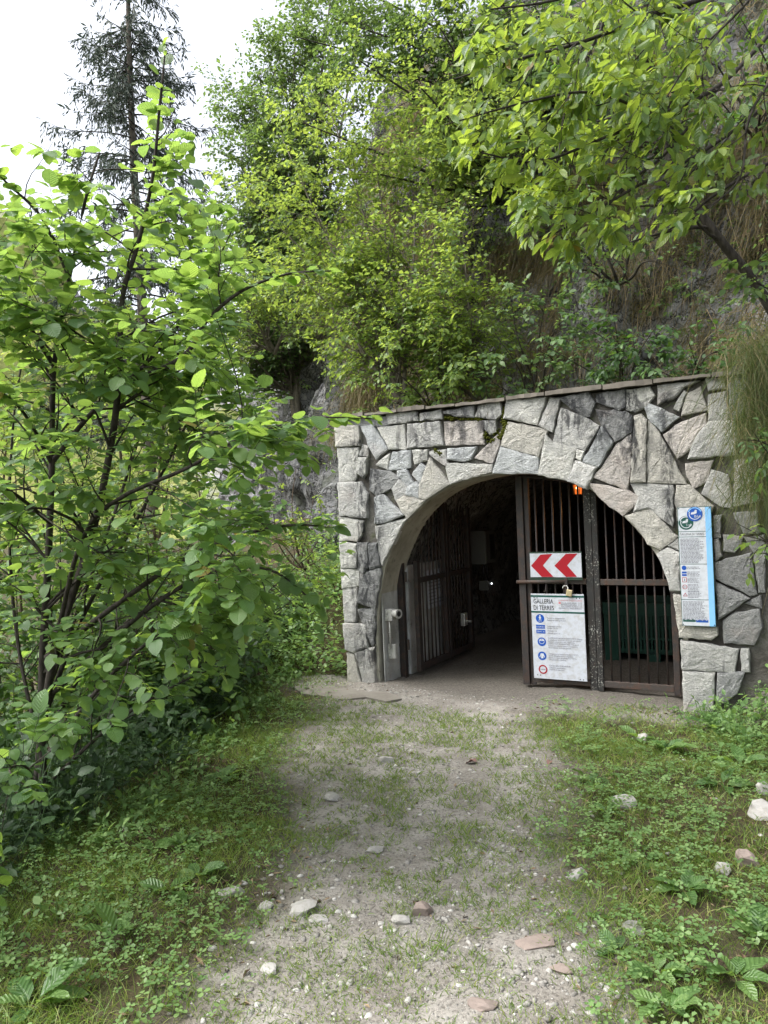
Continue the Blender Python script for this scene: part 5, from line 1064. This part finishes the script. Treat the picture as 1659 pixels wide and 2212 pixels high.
herbs('verge_herbs', 'low leafy herbs along the left verge and the foot of the right bank', 14000, 2.0, 8.8, -2.2, 3.6, lambda x, y: (np.exp(-((x - edge_l(y) - .1) / .28) ** 2) + sstep(x, 2.0, 2.5) * 1.6) * .55 * in_front(x, y) * sstep(vnoise(x, y, 3, 21), .3, .5), .05, .17, .042, 'clover', 5)

def slope_herbs():
    N = 1900; u = rng.uniform(-4.7, -3.12, N); w_ = rng.uniform(.1, 3.2, N); base = np.maximum(np.minimum(2.5 + .16 * np.maximum(w_ - .4, 0), 2.5 - 2.2 * (-3.08 - u)), -.3) * sstep(w_, .12, 1.3)
    x = WO[0] + WD[0] * u + WN[0] * w_; y = WO[1] + WD[1] * u + WN[1] * w_; z = np.maximum(base, height(x, y)); p = np.stack([x, y, z], -1); K = 4; s = np.linspace(0, 1, K)[None, :, None]
    d = np.stack([rng.normal(-.5, .35, N), rng.normal(-.6, .35, N), np.ones(N)], -1)[:, None]; P = p[:, None] + rng.uniform(.15, .45, N)[:, None, None] * d * s
    po, X, Y, Z, ss = leaf_on(P, 6, .05, ang=70, droop=.15, up=1.2, jit=.5, t0=.15); V, Fc, uv, r_ = bake(OVATE, po, X, Y, Z, ss, rng.random(len(po)) * .99)
    tag(link('slope_herbs', mesh_np('slope_herbs', V, Fc, 3, True, dict(rnd=r_), uv), M['clover']), 'bright leafy herbs on the steep slope left of the wall', 'herbs', kind='stuff')
slope_herbs()
# tussocks hanging from the cliff
def hang(name, lab, roots, outs, nb, Lr, mat, wd=.004, spread=.10, rn=(.45, .3), down=1.15, par=None):
    N = len(roots) * nb; R_ = np.repeat(roots, nb, 0) + rng.normal(0, spread, (N, 3)) * np.array([1, 1, .6]); O = np.repeat(outs, nb, 0)
    d0 = unit(O * rng.uniform(.2, 1.0, (N, 1)) + rng.normal(0, .5, (N, 3)) + ZUP * rng.uniform(-.1, .6, (N, 1))); L = rng.uniform(Lr[0], Lr[1], N) * np.repeat(rng.uniform(.7, 1.25, len(roots)), nb)
    V, Fc, r_ = blades(R_, d0 * .6, L, np.full(N, wd) * rng.uniform(.6, 1.3, N), np.array([[0, 0, -down]]) + rng.normal(0, .22, (N, 3)), 4, np.clip(rng.normal(*rn, N) + np.repeat(rng.normal(0, .15, len(roots)), nb), 0, .99))
    o = link(name, mesh_np(name, V, Fc, 3, True, dict(rnd=r_)), M[mat]); tag(o, lab, 'grass', kind='stuff'); print(name, N)
def cliff_herbs():
    p = []
    while len(p) < 2100:
        sC = rng.uniform(2.5, 14.5); q, o = cliff_pt(sC, rng.uniform(2.6, 8.0)); x, y, d = project(q)
        if -50 < x < 1750 and -100 < y < 1000 and vnoise(np.array(sC), np.array(q[2]), 1.6, 61) > .36 and not (540 < x < 740 and 660 < y < 1150): p.append(np.r_[q, o])
    p = np.array(p); N = len(p); K = 4; s = np.linspace(0, 1, K)[None, :, None]; d = unit(p[:, 3:] + rng.normal(0, .5, (N, 3)) + ZUP * .5)[:, None]
    P = p[:, None, :3] + rng.uniform(.12, .5, N)[:, None, None] * (d * s - ZUP * .5 * s ** 2); po, X, Y, Z, ss = leaf_on(P, 9, .05, ang=65, droop=.3, up=1.0, jit=.5, t0=.1)
    V, Fc, uv, r_ = bake(SMALL, po, X, Y, Z, ss, rng.random(len(po)) * .99); tag(link('cliff_herbs', mesh_np('cliff_herbs', V, Fc, 3, True, dict(rnd=r_), uv), M['midleaf']), 'small green herbs and ferns rooted all over the cliff', 'herbs', kind='stuff')
ro, ou = [], []
while len(ro) < 860:
    sC = rng.uniform(2.5, 15.5); p, o = cliff_pt(sC, rng.uniform(2.7, 8.5)); x, y, d = project(p)
    if -50 < x < 1750 and -100 < y < 1000 and vnoise(np.array(sC), np.array(p[2]), 1.1, 31) > .33 and not (520 < x < 770 and 640 < y < 1150): ro.append(p); ou.append(o)
hang('cliff_grass', 'dry brown and green grass hanging in curtains from the cliff', np.array(ro), np.array(ou), 75, (.12, .72), 'drygrass', .0055, .10, (.30, .33))
cliff_herbs()
ro = [at_depth(rng.uniform(1595, 1740), rng.uniform(690, 1060), rng.uniform(5.1, 5.5)) for _ in range(110)]
ro = np.array([r for r in ro]); ou = np.tile(np.array([[-.55, -.8, 0]]), (len(ro), 1))
hang('hanging_tussock', 'long green and straw grass curtain hanging over the right end of the wall', ro, ou, 52, (.12, .60), 'tussock', .0042, .08, (.58, .36), .95)
ro = [wpt(rng.uniform(-3.5, .45), rng.uniform(.3, .9), 2.55) for _ in range(60)] + [wpt(rng.uniform(-4.2, -3.2), rng.uniform(.25, 1.6), 0) for _ in range(40)]
ro = np.array(ro)
for i in range(60, 100):
    u, w_ = wl(ro[i, 0], ro[i, 1]); ro[i, 2] = max(min(2.5 + .1, 2.5 - 2.2 * (-3.08 - u)) * float(sstep(np.array(w_), .1, 1.3)), .1)
hang('terrace_grass', 'tufts of grass behind the wall cap and down its left end', ro, np.tile(np.array([[-.48, -.87, 0]]), (100, 1)), 50, (.15, .38), 'drygrass', .004, .12, (.3, .3), .8)

# ------------------------------------------------------------------ broad-leaved plants on the ground
dock_me = mesh_np('leaf', DOCK[0], DOCK[1], 3, True, dict(rnd=np.zeros(len(DOCK[0]))), DOCK[2]); dock_me.materials.append(M['dock'])
def rosette(pxy, n, size, lab, up=.45, seed=0):
    r = np.random.default_rng(seed + 100); p = on_ground(*pxy); 
    for _ in range(4): p = on_ground(*pxy, float(height(p[0], p[1])))
    p[2] = float(height(p[0], p[1])); e = empty('broadleaf_plant', p); tag(e, lab, 'plant', 'broad-leaved plants on the ground')
    for k in range(n):
        a = k * 2.4 + r.uniform(-.4, .4); el = up + r.uniform(-.25, .3); Y = np.array([[math.cos(a) * math.cos(el), math.sin(a) * math.cos(el), math.sin(el)]]); X, Y, Z = frames(Y, ZUP[None] + r.normal(0, .25, (1, 3))); s = size * r.uniform(.65, 1.15); q = Y[0] * s * .18 + np.array([0, 0, .008])
        o = bpy.data.objects.new('leaf', dock_me); COL.objects.link(o); o.parent = e
        o.matrix_local = Matrix(((X[0, 0] * s, Y[0, 0] * s, Z[0, 0] * s, q[0]), (X[0, 1] * s, Y[0, 1] * s, Z[0, 1] * s, q[1]), (X[0, 2] * s, Y[0, 2] * s, Z[0, 2] * s, q[2]), (0, 0, 0, 1)))
for k, (q_, n_, s_, lab, up) in enumerate([
    ((1640, 2030), 6, .17, 'big dock plant at the bottom right edge', .6), ((1590, 2120), 7, .12, 'plantain clump just below the big dock at right', .5), ((1420, 2110), 6, .11, 'plantain left of the bottom right clover', .4), ((1340, 2060), 5, .09, 'small plantain beside the pale stone near the bottom', .35),
    ((1440, 2190), 6, .11, 'plantain at the bottom edge right of the path', .5), ((1480, 1930), 6, .12, 'plantain in the clover below the tan stone at right', .45), ((1395, 1860), 5, .10, 'plantain at the clover edge beside the white stone', .4), ((1310, 1760), 5, .09, 'small plantain at the right edge of the gravel', .4),
    ((1270, 1690), 6, .10, 'plantain right of the path below the closed gate', .5), ((1440, 1625), 7, .15, 'dock clump in front of the right foot of the wall', .55), ((1545, 1580), 7, .17, 'dock plant against the right foot of the wall', .6), ((1380, 1600), 6, .13, 'leafy dock left of the wall foot clump', .5),
    ((1600, 1660), 5, .15, 'broad dock leaf on the bank at the right edge', .6), ((1560, 1700), 5, .12, 'small dock between the bank rocks at right', .5), ((1290, 1990), 4, .07, 'tiny plantain in the gravel near the tan slab', .3),
    ((495, 1680), 7, .12, 'light green plantain on the left verge near the dark undergrowth', .55), ((430, 1900), 6, .12, 'plantain on the left verge in the middle distance', .5), ((360, 1930), 6, .11, 'plantain left of the flat verge stone', .5), ((250, 2030), 5, .13, 'upright dock on the left verge', .8), ((400, 1830), 7, .11, 'plantain patch where the left verge meets the slope', .5),
    ((70, 2180), 6, .16, 'long-leaved dock in the bottom left corner', .5), ((330, 1840), 5, .10, 'plantain at the shady edge of the left verge', .5), ((560, 1790), 5, .08, 'small plantain at the left edge of the gravel', .4), ((760, 1440), 6, .10, 'leafy clump against the left foot of the wall', .8)]):
    rosette(q_, n_, s_, lab, up, k)

# ------------------------------------------------------------------ stones on the path
def rock_mesh(seed, sx_, sy_, sz_):
    bm = bmesh.new(); bmesh.ops.create_icosphere(bm, subdivisions=2, radius=1.0); r = random.Random(seed); o = Vector((r.random() * 50, r.random() * 50, 0))
    pl = [(Vector((r.gauss(0, 1), r.gauss(0, 1), r.gauss(.2, .8))).normalized(), r.uniform(.45, .8)) for _ in range(9)]
    for v in bm.verts:
        for n_, d in pl:
            k = v.co.dot(n_)
            if k > d: v.co -= n_ * (k - d)
        v.co *= 1 + .12 * mnoise.noise(v.co * 2 + o)
        v.co = Vector((v.co.x * sx_, v.co.y * sy_, v.co.z * sz_))
    return bm_mesh('stone', bm)
def stone(pxy, w_px, flat, lab, mat='pebble', seed=0):
    p = on_ground(*pxy); 
    for _ in range(4): p = on_ground(*pxy, float(height(p[0], p[1])))
    z = float(height(p[0], p[1])); d = p[1]; a = w_px / F_PX * d / 2 * 1.25; r = random.Random(seed); hz_ = a * flat
    o = link('loose_stone', rock_mesh(seed, a, a * r.uniform(.6, .9), hz_), M[mat]); o.location = (p[0], p[1], z + hz_ * .30); o.rotation_euler = (r.uniform(-.1, .1), r.uniform(-.1, .1), r.uniform(-.6, .6))
    tag(o, lab, 'stone', 'loose stones on the path')
for k, (q_, wp, fl, lab, mt) in enumerate([
    ((655, 1968), 60, .45, 'pale angular stone left of the middle of the path', 'pebble'), ((690, 1990), 40, .4, 'small pale stone touching the angular stone on the path', 'pebble'), ((572, 1958), 34, .4, 'pale stone at the left edge of the gravel', 'pebble'), ((910, 1972), 52, .6, 'reddish brown stone in the middle of the path', 'redrock'),
    ((862, 1990), 46, .4, 'pale stone left of the reddish stone', 'pebble'), ((1250, 1895), 46, .6, 'white stone at the right edge of the path', 'pebble'), ((1345, 1737), 52, .5, 'grey stone in the clover right of the path', 'pebble'), ((1372, 2012), 50, .65, 'blocky grey stone near the bottom right', 'pebble'),
    ((1305, 2038), 40, .5, 'pale stone left of the blocky grey stone', 'pebble'), ((1150, 2040), 95, .16, 'broad tan slab sunk in the path near the bottom', 'redrock'), ((1210, 2095), 50, .22, 'tan stone at the lower end of the sunk slab', 'redrock'), ((1045, 2172), 60, .3, 'pinkish flat stone at the bottom of the path', 'redrock'),
    ((580, 2098), 42, .5, 'pale stone at the bottom left of the gravel', 'pebble'), ((838, 1645), 36, .5, 'pale stone on the path below the open gateway', 'pebble'), ((810, 1840), 42, .35, 'flat pale stone in the centre of the path', 'pebble'), ((1640, 1762), 60, .8, 'big pale rock on the bank at the right edge', 'pebble'),
    ((1652, 1712), 34, 1.0, 'small upright pale rock above the big bank rock', 'pebble'), ((1612, 1868), 62, .7, 'tan stone in the clover at the right edge', 'redrock'), ((1562, 1882), 40, .6, 'pale stone left of the tan stone in the clover', 'pebble'), ((505, 1928), 56, .3, 'flat grey stone on the left verge', 'pebble'),
    ((720, 1722), 40, .3, 'flat stone at the left of the path in the middle distance', 'pebble'), ((1390, 1598), 40, .6, 'pale stone before the right foot of the wall', 'pebble')]):
    stone(q_, wp, fl, lab, mt, k)
def pebbles(n, smin, smax, name, lab, mat):
    p = scatter(n, 1.7, 8.0, -1.4, 2.2, lambda x, y: np.clip(path_mask(x, y) * (.35 + .65 * sstep(vnoise(x, y, 2.1, 41), .4, .65)) + .03, 0, 1) * in_front(x, y), 1.7); N = len(p)
    bm = bmesh.new(); bmesh.ops.create_icosphere(bm, subdivisions=1, radius=1.0); V0 = np.array([v.co[:] for v in bm.verts]); F0 = np.array([[v.index for v in f.verts] for f in bm.faces]); bm.free()
    s = smin * (smax / smin) ** (rng.random(N) ** 2.4); sc_ = np.stack([rng.uniform(.7, 1.3, N), rng.uniform(.6, 1.1, N), rng.uniform(.35, .75, N)], -1) * s[:, None]; a = rng.uniform(0, math.tau, N)
    P = V0[None] * sc_[:, None] * (1 + rng.normal(0, .22, (N, len(V0), 3))); c_, s_ = np.cos(a)[:, None], np.sin(a)[:, None]; P = np.stack([P[..., 0] * c_ - P[..., 1] * s_, P[..., 0] * s_ + P[..., 1] * c_, P[..., 2] + .0 * P[..., 2]], -1) + p[:, None] - np.array([0, 0, 1.0]) * (s * .12)[:, None, None]
    Fc = (F0[None] + (np.arange(N) * len(V0))[:, None, None]).reshape(-1, 3); o = link(name, mesh_np(name, P.reshape(-1, 3), Fc, 3, False, dict(rnd=np.repeat(rng.random(N), len(V0)))), mat); tag(o, lab, 'gravel', kind='stuff'); print(name, N)
b_ = NB('gravel_stone'); r_a = b_.n('Attribute', attribute_name='rnd').outputs['Fac']; p_ = b_.pos()
c_ = b_.ramp(r_a, [(0, (.16, .15, .135)), (.45, (.25, .24, .22)), (.8, (.34, .33, .305)), (1, (.46, .45, .42))]); c_ = b_.mix(.5, c_, b_.noise(p_, 90, 4, .6), 'OVERLAY'); M['gravel'] = b_.done(b_.surf(c_, .9, b_.bump(b_.noise(p_, 120, 3, .6), .4, .004)))
pebbles(34000, .003, .020, 'gravel', 'scattered pale gravel on the path', M['gravel'])
def dead_leaf(pxy, s, lab, seed):
    p = on_ground(*pxy); p[2] = float(height(p[0], p[1])) + .012; V, Fs, uv = leaf_template((.36, .46, .40, .22), .5, .5, wave=.08); o = link('fallen_leaf', mesh_np('fallen_leaf', V * s, Fs, 3, True, None, uv), M['dead']); o.location = p; o.rotation_euler = (.2, .1, seed); tag(o, lab, 'leaf')
dead_leaf((1030, 1652), .07, 'dry reddish leaf lying on the path below the gate', 1.2); dead_leaf((1190, 1650), .045, 'tiny dark red leaf near the right edge of the path', 2.6)
